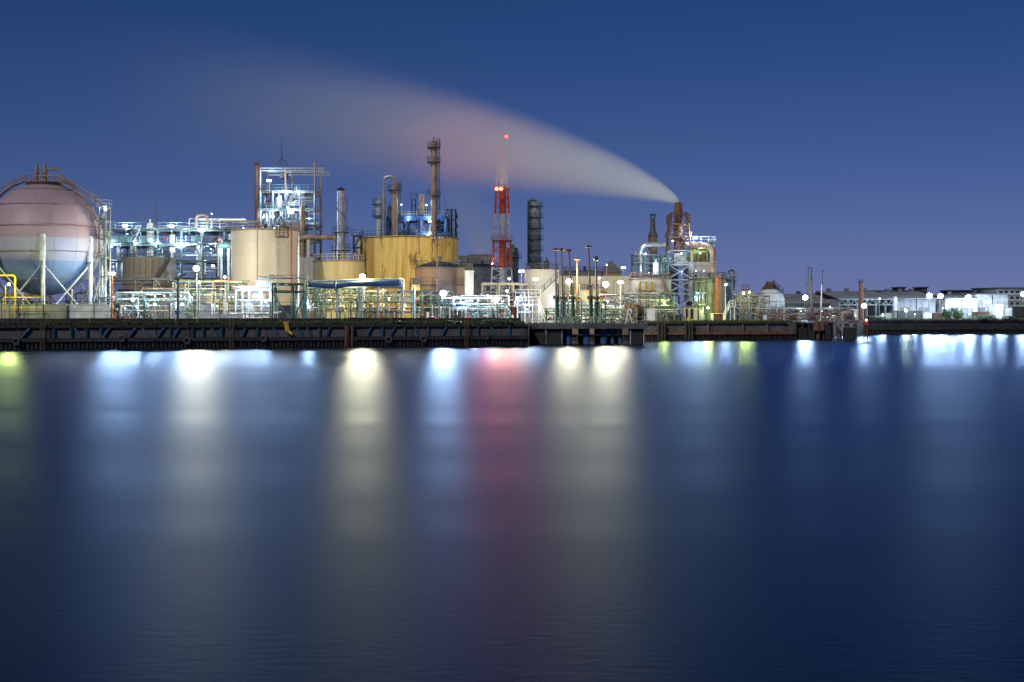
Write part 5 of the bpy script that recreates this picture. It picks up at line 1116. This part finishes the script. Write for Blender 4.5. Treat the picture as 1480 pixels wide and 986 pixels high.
def shed(label, px0, px1, pe, pr_, Y, dep, wmat, rmat, truss=False, open_front=False, pitch_back=True, base=G, n=8):
    x0, x1 = wx(px0, Y), wx(px1, Y); ze = wz(pe, Y); zr = wz(pr_, Y); t_ = thing('industrial_shed', label, 'shed', ((x0+x1)/2, Y, base))
    if not open_front:
        for i in range(n): MB().box(x0+(x1-x0)*i/n+.03, x0+(x1-x0)*(i+1)/n-.03, Y, Y+.3, base, ze-.003).build('wall_panel', wmat, t_)
    else:
        for i in range(n+1): MB().bar((x0+(x1-x0)*i/n, Y, base), (x0+(x1-x0)*i/n, Y, ze), .4).build('column', M['galv'], t_)
        for i in range(n): MB().box(x0+(x1-x0)*i/n+.03, x0+(x1-x0)*(i+1)/n-.03, Y+dep*.45, Y+dep*.45+.3, base, ze-.003).build('wall_panel', wmat, t_)
    for s_, xx in ((-1, x0), (1, x1)): MB().box(xx-.15, xx+.15, Y+.4, Y+dep, base, ze-.003).build('end_wall', wmat, t_)
    k_ = max(4, n)
    for i in range(k_):
        a, b = x0-.5+(x1-x0+1)*i/k_, x0-.5+(x1-x0+1)*(i+1)/k_-.04
        MB().add([(a, Y-1, ze), (b, Y-1, ze), (b, Y+dep/2, zr), (a, Y+dep/2, zr), (a, Y-1, ze+.15), (b, Y-1, ze+.15), (b, Y+dep/2, zr+.15), (a, Y+dep/2, zr+.15)], [(0,3,2,1),(4,5,6,7),(0,1,5,4),(1,2,6,5),(2,3,7,6),(3,0,4,7)]).build('roof_sheet', rmat, t_)
        MB().add([(a, Y+dep/2+.01, zr), (b, Y+dep/2+.01, zr), (b, Y+dep+1, ze), (a, Y+dep+1, ze), (a, Y+dep/2+.01, zr+.15), (b, Y+dep/2+.01, zr+.15), (b, Y+dep+1, ze+.15), (a, Y+dep+1, ze+.15)], [(0,3,2,1),(4,5,6,7),(0,1,5,4),(1,2,6,5),(2,3,7,6),(3,0,4,7)]).build('roof_sheet', rmat, t_)
    for i in range(3 if x1-x0 > 9 else 1):
        xv = x0+(x1-x0)*(i+.5)/(3 if x1-x0 > 9 else 1); MB().box(xv-.5, xv+.5, Y+dep/2-.6, Y+dep/2+.6, zr+.1, zr+.95).build('roof_vent', M['dark'], t_)
    if not open_front:
        for i in range(n*5): xr_ = x0+(x1-x0)*(i+.5)/(n*5); MB().box(xr_-.06, xr_+.06, Y-.07, Y-.003, base+.1, ze-.2).build('rib', wmat, t_)
        for f_ in (.22, .7): xd = x0+(x1-x0)*f_; MB().box(xd-1.4, xd+1.4, Y-.16, Y-.08, base+.02, base+3.2).build('door', M['grey'], t_)
        MB().cyl((x0+(x1-x0)*.5, Y-.2, base), (x0+(x1-x0)*.5, Y-.2, ze), .09, 6).build('down_pipe', M['dark'], t_); MB().box(x0, x1, Y-1.25, Y-1.02, ze-.12, ze+.06).build('gutter', M['grey'], t_)
    if truss:
        h_ = 1.6; MB().bar((x0, Y-.2, ze-h_), (x1, Y-.2, ze-h_), .22).build('truss_chord', M['galv'], t_); MB().bar((x0, Y-.2, ze-.2), (x1, Y-.2, ze-.2), .22).build('truss_chord', M['galv'], t_)
        q = int((x1-x0)/1.5)
        for i in range(q):
            a = x0+(x1-x0)*i/q; b = x0+(x1-x0)*(i+1)/q; c = (a+b)/2; MB().bar((a, Y-.2, ze-h_), (c, Y-.2, ze-.2), .14).bar((c, Y-.2, ze-.2), (b, Y-.2, ze-h_), .14).build('truss_web', M['galv'], t_)
    return t_
shed('long low grey-roofed shed behind the small white sphere', 1128, 1216, 438, 424.5, 345, 30, M['palegrey'], M['roof'], n=10)
shed('wide open-fronted shed with a white truss behind the bright right floodlight', 1212, 1293, 432, 420, 335, 40, M['palegrey'], M['roof'], truss=True, open_front=True, n=6)
shed('broad grey shed with tall blank front between the truss shed and the glaring lamps', 1297, 1352, 432, 421, 342, 30, M['palegrey'], M['roof'], n=6)
shed('glaring white shed front below the brightest lamps at the far right', 1368, 1412, 432, 426, 338, 20, M['white'], M['roof'], n=5)
shed('pale grey shed right of the glaring white one', 1411, 1457, 426, 423.5, 342, 26, M['white'], M['roof'], n=6)
bw = thing('office_block', 'pale storeyed block with flat dark roof at the right edge', 'building', at(1468, 458, 350))
for j in range(4):
    za, zb = wz(452-j*8.5, 350), wz(452-(j+1)*8.5, 350)
    fl_ = MB().box(wx(1441, 350), wx(1520, 350), 350, 362, max(G, za)+.002, zb-.15).build('storey', M['palegrey'], bw)
    MB().box(wx(1440.5, 350), wx(1520.5, 350), 349.8, 362.2, zb-.148, zb).build('floor_band', M['grey'], bw)
    for i in range(9): MB().box(wx(1444+i*8, 350), wx(1449+i*8, 350), 349.93, 349.995, max(G, za)+.55, zb-.45).build('window', M['glass'], fl_)
MB().box(wx(1438, 350), wx(1523, 350), 349, 363, wz(418, 350)+.05, wz(415.5, 350)).build('roof', M['dark'], bw)
wt2 = thing('white_tower', 'narrow white sign-like tower in front of the broad grey shed', 'tower', at(1295, 458, 328)); MB().box(wx(1293, 328), wx(1297, 328), 328, 329.5, wz(449, 328), wz(429, 328)).build('panel', M['white'], wt2)
for q in (1293.7, 1296.3): MB().bar((wx(q, 328), 328.7, G), (wx(q, 328), 328.7, wz(449, 328)-.003), .2).build('leg', M['galv'], wt2)
bk = thing('brick_chimney', 'short brick-red chimney standing in front of the truss shed', 'chimney', at(1244.5, 458, 322)); xk = wx(1244.5, 322)
MB().lathe((xk, 322, 0), [(.62, G), (.55, wz(407, 322)), (.42, wz(407, 322)), (.4, wz(410, 322))], 16).build('shaft', M['brick'], bk, True); MB().torus((xk, 322, wz(407.5, 322)), .6, .1, 18, 5).build('rim', M['dark'], bk)
mb = MB()
for k_ in range(6): mb.bar((xk+.55*math.cos(k_), 322+.55*math.sin(k_), wz(407, 322)), (xk+.55*math.cos(k_), 322+.55*math.sin(k_), wz(404.6, 322)), .08)
mb.torus((xk, 322, wz(404.6, 322)), .56, .06, 16, 4).build('crown', M['dark'], bk)

def boxcar(label, px0, px1, py0, Y, mat, dep=3, name='container', cat='container'):
    x0, x1 = wx(px0, Y), wx(px1, Y); z1 = wz(py0, Y); t_ = thing(name, label, cat, ((x0+x1)/2, Y, G))
    MB().box(x0, x1, Y, Y+dep, G+.15, z1).build('body', mat, t_)
    n_ = max(3, int((x1-x0)/.7))
    for i in range(n_): a = x0+(x1-x0)*(i+.3)/n_; MB().box(a, a+(x1-x0)/n_*.4, Y-.05, Y-.003, G+.3, z1-.15).build('rib', mat, t_)
    for xx in (x0+.15, x1-.15): MB().box(xx-.15, xx+.15, Y+.1, Y+dep-.1, G, G+.148).build('skid', M['dark'], t_)
    MB().box(x0-.05, x1+.05, Y-.06, Y+dep+.05, z1+.002, z1+.1).build('top_rail', M['grey'], t_)
boxcar('small white box container in front of the truss shed', 1273, 1278, 455, 306, M['white'], 2)
boxcar('low grey container just right of the small white one', 1279, 1290, 453, 310, M['palegrey'], 3)
boxcar('bright white tall container left of the dark right-edge wall', 1439, 1450, 440, 308, M['white'], 4)
boxcar('white slope-lit container beside the dark right-edge wall', 1452, 1463, 445, 309, M['white'], 4)
boxcar('white container below the glaring lamps', 1334, 1347, 452, 308, M['white'], 3)
boxcar('rust red container left of the green hedge', 1350, 1362, 453, 309, M['rust'], 3)
boxcar('long red and white striped stack of crates under the pale shed', 1411, 1436, 451, 312, M['rust'], 3)
boxcar('white cabin behind the rusty pier near the far floodlight', 1218, 1226, 450, 300, M['white'], 3, 'cabin', 'cabin')
boxcar('second white cabin just left of the far floodlight post', 1229, 1240, 447, 303, M['white'], 3, 'cabin', 'cabin')
wall_run('dark_wall', 'tall dark wall at the right edge of the far bank', 1463, 1530, 309, 444, M['darkconcrete'], 4)
wall_run('dark_fence', 'dark boarded fence under the lime lamp on the far bank', 1297, 1334, 307, 450, M['darkconcrete'], 2, cat='fence')

# bushes on the far bank and near the pier
def bush(label, px, Y, wpx, hpx, rng, nleaf=1500, trunk=True):
    x = wx(px, Y); w_ = m(wpx/2, Y); h_ = m(hpx, Y); t_ = thing('bush', label, 'bush', (x, Y, G))
    mb = MB()
    for k_ in range(5):
        a = rng.uniform(0, 6.28); mb.cyl((x, Y, G), (x+math.cos(a)*w_*.45, Y+math.sin(a)*w_*.45, G+h_*.6), .12, 6, .04)
    mb.build('stems', M['bark'], t_)
    lobes = [(x+rng.uniform(-.6, .6)*w_, Y+rng.uniform(-.5, .5)*w_, G+h_*rng.uniform(.35, .7), rng.uniform(.32, .5)) for _ in range(9)]
    lf = MB()
    for _ in range(nleaf):
        cx, cy_, cz, f_ = rng.choice(lobes); d_ = Vector((rng.gauss(0, 1), rng.gauss(0, 1), rng.gauss(0, 1))).normalized()*rng.uniform(.55, 1.05)
        p_ = Vector((cx+d_.x*w_*f_, cy_+d_.y*w_*f_, max(G+.1, cz+d_.z*h_*f_*.8))); u = Vector((rng.gauss(0, 1), rng.gauss(0, 1), rng.gauss(0, 1))).normalized(); v_ = u.orthogonal().normalized(); s_ = rng.uniform(.12, .26)
        lf.add([p_-u*s_, p_+v_*s_*.5, p_+u*s_, p_-v_*s_*.5], [(0, 1, 2, 3)])
    lf.build('foliage', M['leaf'], t_)
rb = random.Random(77)
bush('round dark bush left of the bright right-hand floodlight', 1148, 300, 26, 20, rb, 2200)
bush('green bush between the mast and the open truss shed', 1192, 296, 26, 17, rb, 2200)
bush('dark green bush under the glaring white shed', 1368, 306, 16, 17, rb)
bush('brighter green bush right of the dark one under the glaring shed', 1384, 306, 18, 18, rb, 1800)
bush('low dark bush on the sea wall below the striped crates', 1420, 304, 40, 8, rb, 1800)
bush('small dark bush at the right end of the sea wall', 1456, 305, 26, 6, rb, 1200)
bush('low dark shrub at the left end of the sea wall', 1268, 303, 30, 7, rb, 1200)
for i, (px, w_, h_, lb) in enumerate(((300, 22, 6, 'small dark shrub on the quay edge below the white cabinet'), (650, 40, 6, 'low green shrub on the quay edge below the brown domed tank'), (720, 46, 7, 'wide dark shrub on the quay edge below the mast'), (575, 30, 5, 'low shrub on the quay edge below the largest yellow tank'))):
    p = main_pt(px, 1.4, G); bush(lb, px, p.y, w_, h_, rb, 900)
# far skyline roofs behind the right-hand sheds
for (q0, q1, pt_, lb) in ((1262, 1330, 421.5, 'long dark far roof line behind the broad grey shed'), (1300, 1308, 416.5, 'small dark far block on the skyline left of the brightest lamps'), (1332, 1340, 416.5, 'second small dark far block just left of the brightest lamps'), (1372, 1440, 421, 'dark far roof line behind the pale grey shed'), (1418, 1428, 418, 'small dark far rooftop box above the pale grey shed')):
    o_ = thing('far_building', lb, 'building', at((q0+q1)/2, 458, 520)); MB().box(wx(q0, 520), wx(q1, 520), 520, 530, G, wz(pt_, 520)).build('wall', M['dark'], o_); MB().box(wx(q0, 520)-.5, wx(q1, 520)+.5, 519.5, 530.5, wz(pt_, 520)+.01, wz(pt_, 520)+.5).build('roof', M['dark'], o_)

# ------------------------------------------------------------------ lamps
W, A_, LM = 'white', 'warm', 'lime'
PW = 0.33
lamps = [
 # px, py, Y, colour, lens radius, watts, kind, heads, drop, label
 (13, 411, 184.5, LM, .42, 5000, 'post', 1, 0, 'lime green floodlight in front of the big sphere at the left edge'),
 (152, 303, 201.8, W, .28, 700, 'b', 1, 1.2, 'small white lamp on top of the slim stair tower by the big sphere'),
 (181, 326.5, 244.8, W, .5, 5000, 'b', 2, 2.0, 'leftmost bright white lamp along the top of the process structure'),
 (248, 327, 244.8, W, .48, 5000, 'b', 2, 2.0, 'second bright white lamp along the top of the process structure'),
 (291, 333.5, 244.8, W, .45, 4500, 'b', 2, 2.0, 'third bright white lamp on the process structure under the pipe loop'),
 (306, 309, 246.5, W, .2, 300, 'b', 1, 2.5, 'tiny white lamp above the pipe loop of the process structure'),
 (352, 330, 245, W, .25, 800, 'b', 1, 1.2, 'small white lamp just above the rim of the cream tank'),
 (195, 353, 245, W, .25, 1400, 'b', 1, 1.2, 'small white lamp below the teal screens of the process structure'),
 (161, 357, 245, W, .25, 1600, 'b', 1, 1.2, 'small white lamp at the lower left corner of the process structure'),
 (226, 355.5, 245, W, .35, 2200, 'b', 1, 1.2, 'white lamp at mid height above the stained panel tank'),
 (257, 355, 245, W, .33, 2200, 'b', 1, 1.2, 'left lamp of the close pair at mid height of the process structure'),
 (267, 355, 245, W, .33, 2200, 'b', 1, 1.2, 'right lamp of the close pair at mid height of the process structure'),
 (320, 364, 236, W, .33, 2400, 'b', 1, 1.2, 'white lamp below the dark green exchanger'),
 (308, 384, 232, W, .4, 3000, 'b', 1, 1.2, 'white lamp right of the big warm floodlight'),
 (162, 395.5, 194, W, .5, 9500, 'post', 2, 0, 'tall white floodlight on a red post right of the big sphere'),
 (192, 434, 194, W, .42, 1900, 'post', 1, 0, 'low white floodlight near the red fire monitor'),
 (224, 440, 196.5, W, .36, 1200, 'post', 1, 0, 'low white lamp in the middle behind the quay fence'),
 (263, 440, 195.5, W, .38, 1500, 'post', 1, 0, 'low white lamp right of the white lattice stand'),
 (284, 388, 204, A_, .55, 24000, 'post', 4, 0, 'biggest warm floodlight cluster left of the cream tank'),
 (288, 408, 202, A_, .42, 3600, 'post', 1, 0, 'warm floodlight just below the biggest warm cluster'),
 (325, 400.5, 204, A_, .38, 1800, 'post', 1, 0, 'single warm lamp close to the left side of the cream tank'),
 (389, 261, 254.8, W, .45, 4500, 'b', 2, 2.0, 'topmost white lamp of the tall steel structure'),
 (405, 284, 254.8, W, .4, 1800, 'b', 1, 1.2, 'white lamp by the white drum high on the tall structure'),
 (415, 280, 254.8, W, .3, 1500, 'b', 1, 1.2, 'middle small lamp under the top floor of the tall structure'),
 (431, 280.5, 254.8, W, .28, 1200, 'b', 1, 1.2, 'right small lamp under the top floor of the tall structure'),
 (393, 313, 254.8, W, .48, 2400, 'b', 2, 1.6, 'big white lamp at the lower left of the tall structure'),
 (420, 307.5, 254.3, W, .48, 2400, 'b', 2, 1.6, 'big white lamp in the lower middle of the tall structure'),
 (369, 428, 198, W, .45, 2200, 'b', 2, 1.2, 'white lamp inside the lit shelter at the foot of the cream tank'),
 (352, 420, 198.6, W, .4, 1600, 'b', 1, 1.2, 'white lamp at the left end of the lit shelter'),
 (384, 436, 198.8, W, .35, 1200, 'b', 1, 1.2, 'white lamp low at the right end of the lit shelter'),
 (446, 444, 201, W, .42, 2400, 'post', 1, 0, 'low white lamp under the green pipe bridge'),
 (524, 400, 201, A_, .55, 34000, 'post', 4, 0, 'warm floodlight cluster in front of the low yellow tank'),
 (508, 448, 207, 'lime', .2, 500, 'post', 1, 0, 'tiny green lamp inside the dark pipeway'),
 (580, 296, 276.5, W, .28, 900, 'b', 1, 2.6, 'left small lamp on a thin post above the blue frame'),
 (616.5, 296.5, 276.5, W, .25, 800, 'b', 1, 2.6, 'right small lamp on a thin post above the blue frame'),
 (590, 318, 277, W, .22, 700, 'b', 1, 1, 'small lamp under the upper deck of the blue frame'),
 (622, 320, 276.8, W, .42, 2200, 'b', 2, 2.6, 'bright white lamp in front of the tallest thin column'),
 (619, 341.5, 276.6, W, .36, 1800, 'b', 2, .6, 'white lamp just above the rim of the largest yellow tank'),
 (641, 424, 199, W, .6, 24000, 'post', 4, 0, 'bright white floodlight cluster in front of the brown domed tank'),
 (717, 433, 203, A_, .55, 3200, 'post', 4, 0, 'warm floodlight cluster below the red and white mast'),
 (705, 428, 205, W, .42, 1500, 'post', 1, 0, 'white lamp just left of the warm cluster below the mast'),
 (733, 420.5, 214, A_, .42, 1300, 'post', 1, 0, 'warm lamp just right of the warm cluster below the mast'),
 (736, 403, 240, A_, .42, 1600, 'post', 1, 0, 'upper of the two warm lamps beside the mast base'),
 (753.5, 392, 226, A_, .48, 5000, 'post', 2, 0, 'warm floodlight high on a post right of the mast'),
 (774, 403.5, 222, W, .48, 2600, 'post', 2, 0, 'white floodlight at the left edge of the pale cream tank'),
 (711.5, 381, 326, W, .35, 1200, 'b', 1, 1.2, 'small white lamp at the lower part of the mast'),
 (822.5, 407, 210, A_, .58, 25000, 'post', 4, 0, 'left warm floodlight cluster behind the marine loaders'),
 (875.5, 411, 212, A_, .58, 25000, 'post', 4, 0, 'right warm floodlight cluster behind the marine loaders'),
 (897, 408, 222, A_, .5, 5000, 'post', 2, 0, 'warm floodlight on a white post near the white tank'),
 (866, 402, 232, A_, .3, 1200, 'post', 1, 0, 'small warm lamp beside the pitched dark roof'),
 (877, 383, 258, W, .25, 700, 'post', 1, 0, 'small white lamp in front of the pitched dark roof'),
 (901, 387, 250, A_, .42, 3000, 'post', 2, 0, 'warm twin lamp right of the pitched dark roof'),
 (933, 367, 268, W, .3, 1600, 'b', 1, 1.5, 'small white lamp inside the bend of the silver duct'),
 (946, 388, 266, W, .3, 1500, 'b', 1, 1.5, 'white lamp in front of the small white drum'),
 (985, 366.5, 270, W, .3, 1200, 'b', 1, 1.5, 'white lamp on the cross braced fan house'),
 (972, 348.5, 270, W, .25, 600, 'b', 1, 1.5, 'white lamp on the lattice left of the furnace stack'),
 (1004.5, 343, 272, W, .42, 14000, 'b', 2, 2.2, 'bright white lamp on the roof deck of the furnace'),
 (1012, 366, 273.5, LM, .25, 900, 'b', 1, 1.2, 'yellow-green lamp inside the furnace top frame'),
 (1007, 434, 250, W, .28, 1500, 'post', 1, 0, 'small white lamp left of the olive tank'),
 (1023, 445, 246, LM, .4, 4200, 'post', 1, 0, 'lime lamp low in front of the olive tank'),
 (960, 440, 240, LM, .3, 2600, 'post', 1, 0, 'lime lamp low in front of the white tank'),
 (1049, 411.5, 247.5, W, .42, 4200, 'post', 1, 0, 'white floodlight on a white post right of the olive tank'),
 (1074.5, 424, 270, LM, .46, 3600, 'post', 1, 0, 'left lime lamp in front of the small greenish sphere'),
 (1083, 422.5, 271, LM, .34, 1500, 'post', 1, 0, 'right lime lamp in front of the small greenish sphere'),
 (1163.5, 430, 257, W, .62, 9000, 'post', 4, 0, 'bright white floodlight cluster at the rusty pier'),
 (1199.5, 444, 285, W, .3, 1500, 'post', 1, 0, 'small white lamp by the green bush near the truss shed'),
 (1248.5, 442, 286, W, .65, 9000, 'post', 4, 0, 'bright white floodlight cluster in front of the truss shed'),
 (1271, 432, 326, W, .4, 3500, 'post', 1, 0, 'white lamp under the truss of the open shed'),
 (1310, 449.5, 302.5, LM, .45, 1500, 'post', 1, 0, 'lime lamp on the far sea wall'),
 (1343, 427.5, 312, W, .8, 15000, 'post', 4, 0, 'leftmost of the brightest white clusters at the far right'),
 (1359, 428, 314, W, .75, 12000, 'post', 4, 0, 'second of the brightest white clusters at the far right'),
 (1376, 437, 330, W, .75, 15000, 'post', 4, 0, 'white cluster in the middle of the glaring white shed'),
 (1399, 430, 331, W, .9, 18000, 'post', 4, 0, 'largest white cluster in front of the glaring white shed'),
 (1425.5, 436, 334, W, .6, 9000, 'post', 2, 0, 'white lamp in front of the pale grey shed'),
 (1444, 449, 306, W, .3, 3000, 'post', 1, 0, 'white lamp low by the bright tall container'),
 (1479, 425, 318, W, .8, 11000, 'post', 4, 0, 'white cluster at the right edge of the picture'),
]
for (px, py, Y, col, size, pw, kd_, heads, drop, lb) in lamps:
    if 690 < px < 815: pw *= .55
    elif 890 < px < 1100: pw *= .75
    lamp(px, py, Y, col, size, pw*PW, lb, 'post' if kd_ == 'post' else 'bracket', None, heads, drop=drop or 1.4,
         post_mat=M['orange'] if px == 162 else M['white'] if px in (1049, 897) else None)
rl2 = random.Random(101)
ORD = ('first', 'second', 'third', 'fourth', 'fifth', 'sixth', 'seventh', 'eighth', 'ninth', 'tenth', 'eleventh', 'twelfth', 'thirteenth', 'fourteenth', 'fifteenth', 'sixteenth')
def small_lights(n, px0, px1, pys, Y0, Y1, col, pw, label, group, size=.15):
    for i in range(n):
        px = px0+(px1-px0)*(i+rl2.uniform(.15, .85))/n; Y = rl2.uniform(Y0, Y1)
        lamp(px, rl2.choice(pys)+rl2.uniform(-2, 2), Y, col, size*rl2.uniform(.8, 1.25), pw*rl2.uniform(.6, 1.4), ORD[i]+' from the left: '+label, 'bracket', drop=.8, group=group)
small_lights(16, 158, 330, (340, 358, 384), 246.5, 250, W, 330, 'tiny white lamp in the pipes of the process structure', 'work lamps in the process structure')
small_lights(10, 378, 452, (292, 316, 334), 256.5, 260, W, 200, 'tiny white lamp in the pipes of the tall steel structure', 'work lamps in the tall structure')
small_lights(16, 160, 345, (428, 444), 197.5, 204, W, 190, 'tiny white lamp low in the pale pipes behind the quay fence', 'work lamps behind the quay fence')
small_lights(8, 455, 590, (436, 446), 208, 212, A_, 420, 'tiny warm work lamp inside the dark pipeway', 'work lamps in the dark pipeway')
small_lights(8, 645, 770, (438, 447), 206, 214, W, 320, 'tiny white work lamp in the pipeway below the mast', 'work lamps below the mast')
small_lights(9, 800, 905, (436, 446), 224, 236, W, 420, 'tiny white lamp in the pipe rack behind the jetty', 'work lamps behind the jetty')
small_lights(7, 918, 1030, (375, 392, 440), 266, 269.5, W, 320, 'tiny white work lamp on the furnace gantry', 'work lamps on the furnace')
small_lights(9, 1150, 1245, (450, 456), 262, 296, W, 400, 'tiny white lamp on the low pipes near the rusty pier', 'work lamps near the pier')
small_lights(9, 1270, 1460, (446, 455), 303, 305, W, 500, 'tiny white work lamp along the far bank', 'work lamps on the far bank')
# obstruction lights on the mast
lamp(721, 273, 325.5, 'red', 1.0, 12000, 'big red obstruction lamp at mid height of the banded mast', 'bracket', heads=2, drop=.9, spot=True)
lamp(732, 197.5, 327, 'red', .8, 1800, 'small red obstruction lamp at the top of the banded mast', 'bracket', drop=.9, spot=True)

# ------------------------------------------------------------------ smoke and steam
def plume(name, label, o, along, upv, A, p, B, q, s0, length, D0, dec, flat=1.0, wob=.75, color=(.94, .97, 1), dens_pow=1.0):
    """drifting smoke: centre line rises as A*s^p, radius B*(s+s0)^q; the mesh is its hull, the density falls off to the hull"""
    ob = Vector(o); ax = Vector(along).normalized(); up_ = Vector(upv); up_ = (up_-ax*up_.dot(ax)).normalized(); side = up_.cross(ax)
    mb = MB(); n = 44; k_ = 20; rows = []
    for i in range(n+1):
        s = length*(i/n)**1.6; R_ = B*(s+s0)**q*1.02; zc_ = A*s**p
        rows.append([ob+ax*s+side*math.cos(2*math.pi*j/k_)*R_+up_*(zc_+math.sin(2*math.pi*j/k_)*R_*flat) for j in range(k_)])
    vs = [v for r in rows for v in r]; fs = []
    for i in range(n):
        for j in range(k_): fs.append((i*k_+j, i*k_+(j+1) % k_, (i+1)*k_+(j+1) % k_, (i+1)*k_+j))
    fs += [tuple(range(k_-1, -1, -1)), tuple(n*k_+j for j in range(k_))]
    mb.add(vs, fs)
    mt = bpy.data.materials.new(name+'_volume'); mt.use_nodes = True; nd = mt.node_tree.nodes; l = mt.node_tree.links; nd.clear()
    out = nd.new('ShaderNodeOutputMaterial'); pv = nd.new('ShaderNodeVolumePrincipled'); l.new(pv.outputs[0], out.inputs['Volume'])
    pv.inputs['Color'].default_value = (*color, 1); pv.inputs['Anisotropy'].default_value = .0
    tc_ = nd.new('ShaderNodeTexCoord')
    def V(op, a, b=None, c=None):
        nn = nd.new('ShaderNodeMath'); nn.operation = op
        for i, v in enumerate((a, b, c)):
            if v is None: continue
            if isinstance(v, (int, float)): nn.inputs[i].default_value = v
            else: l.new(v, nn.inputs[i])
        return nn.outputs[0]
    def DOT(vec):
        nn = nd.new('ShaderNodeVectorMath'); nn.operation = 'DOT_PRODUCT'; l.new(tc_.outputs['Object'], nn.inputs[0]); nn.inputs[1].default_value = vec; return nn.outputs['Value']
    s = V('MAXIMUM', DOT(ax), .001); d_ = DOT(side); z = DOT(up_)
    R_ = V('MULTIPLY', V('POWER', V('ADD', s, s0), q), B); zc_ = V('MULTIPLY', V('POWER', s, p), A)
    dz = V('DIVIDE', V('SUBTRACT', z, zc_), V('MULTIPLY', R_, flat)); dy = V('DIVIDE', d_, R_)
    rr = V('ADD', V('MULTIPLY', dz, dz), V('MULTIPLY', dy, dy))
    # long drawn-out wisps: noise stretched along the drift
    mp = nd.new('ShaderNodeMapping'); mp.inputs['Rotation'].default_value = (0, .22, .5); mp.inputs['Scale'].default_value = (.035, .2, .2); l.new(tc_.outputs['Object'], mp.inputs[0])
    ns = nd.new('ShaderNodeTexNoise'); ns.inputs['Scale'].default_value = 1; ns.inputs['Detail'].default_value = 2; l.new(mp.outputs[0], ns.inputs['Vector'])
    wobv = V('MULTIPLY_ADD', ns.outputs['Fac'], wob*2, 1-wob)
    core = V('MAXIMUM', V('SUBTRACT', 1, rr), 0); core = V('POWER', core, 2.3)
    dens = V('MULTIPLY', V('DIVIDE', D0, V('POWER', R_, dens_pow)), V('EXPONENT', V('DIVIDE', s, -dec)))
    endf = nd.new('ShaderNodeMapRange'); endf.interpolation_type = 'SMOOTHSTEP'; endf.inputs['From Min'].default_value = length; endf.inputs['From Max'].default_value = length*.55; l.new(s, endf.inputs['Value'])
    l.new(V('MULTIPLY', V('MULTIPLY', V('MULTIPLY', dens, core), wobv), endf.outputs[0]), pv.inputs['Density'])
    root = bpy.data.objects.new(name, None)
    me = bpy.data.meshes.new(name); me.from_pydata([tuple(Vector(v)-ob) for v in mb.v], [], mb.f); me.materials.append(mt)
    ob_ = bpy.data.objects.new(name, me); C.objects.link(ob_); ob_.location = ob
    tag(ob_, label, 'smoke'); ob_['kind'] = 'stuff'
    return ob_
plume('smoke_plume', 'long white smoke plume drifting left from the furnace stack', (xc, Yh, wz(293.5, Yh)), (-1, .55, 0), (0, 0, 1), .93, .725, .82, .70, 1.1, 200, 6.0, 38)
plume('steam', 'faint steam rising from the slatted cooling tower', (wx(700, 379), 379, wz(367, 379)), (-.22, .1, 1), (-1, 0, 0), .05, 1.5, 3.0, .42, 1.0, 30, 1.1, 14)
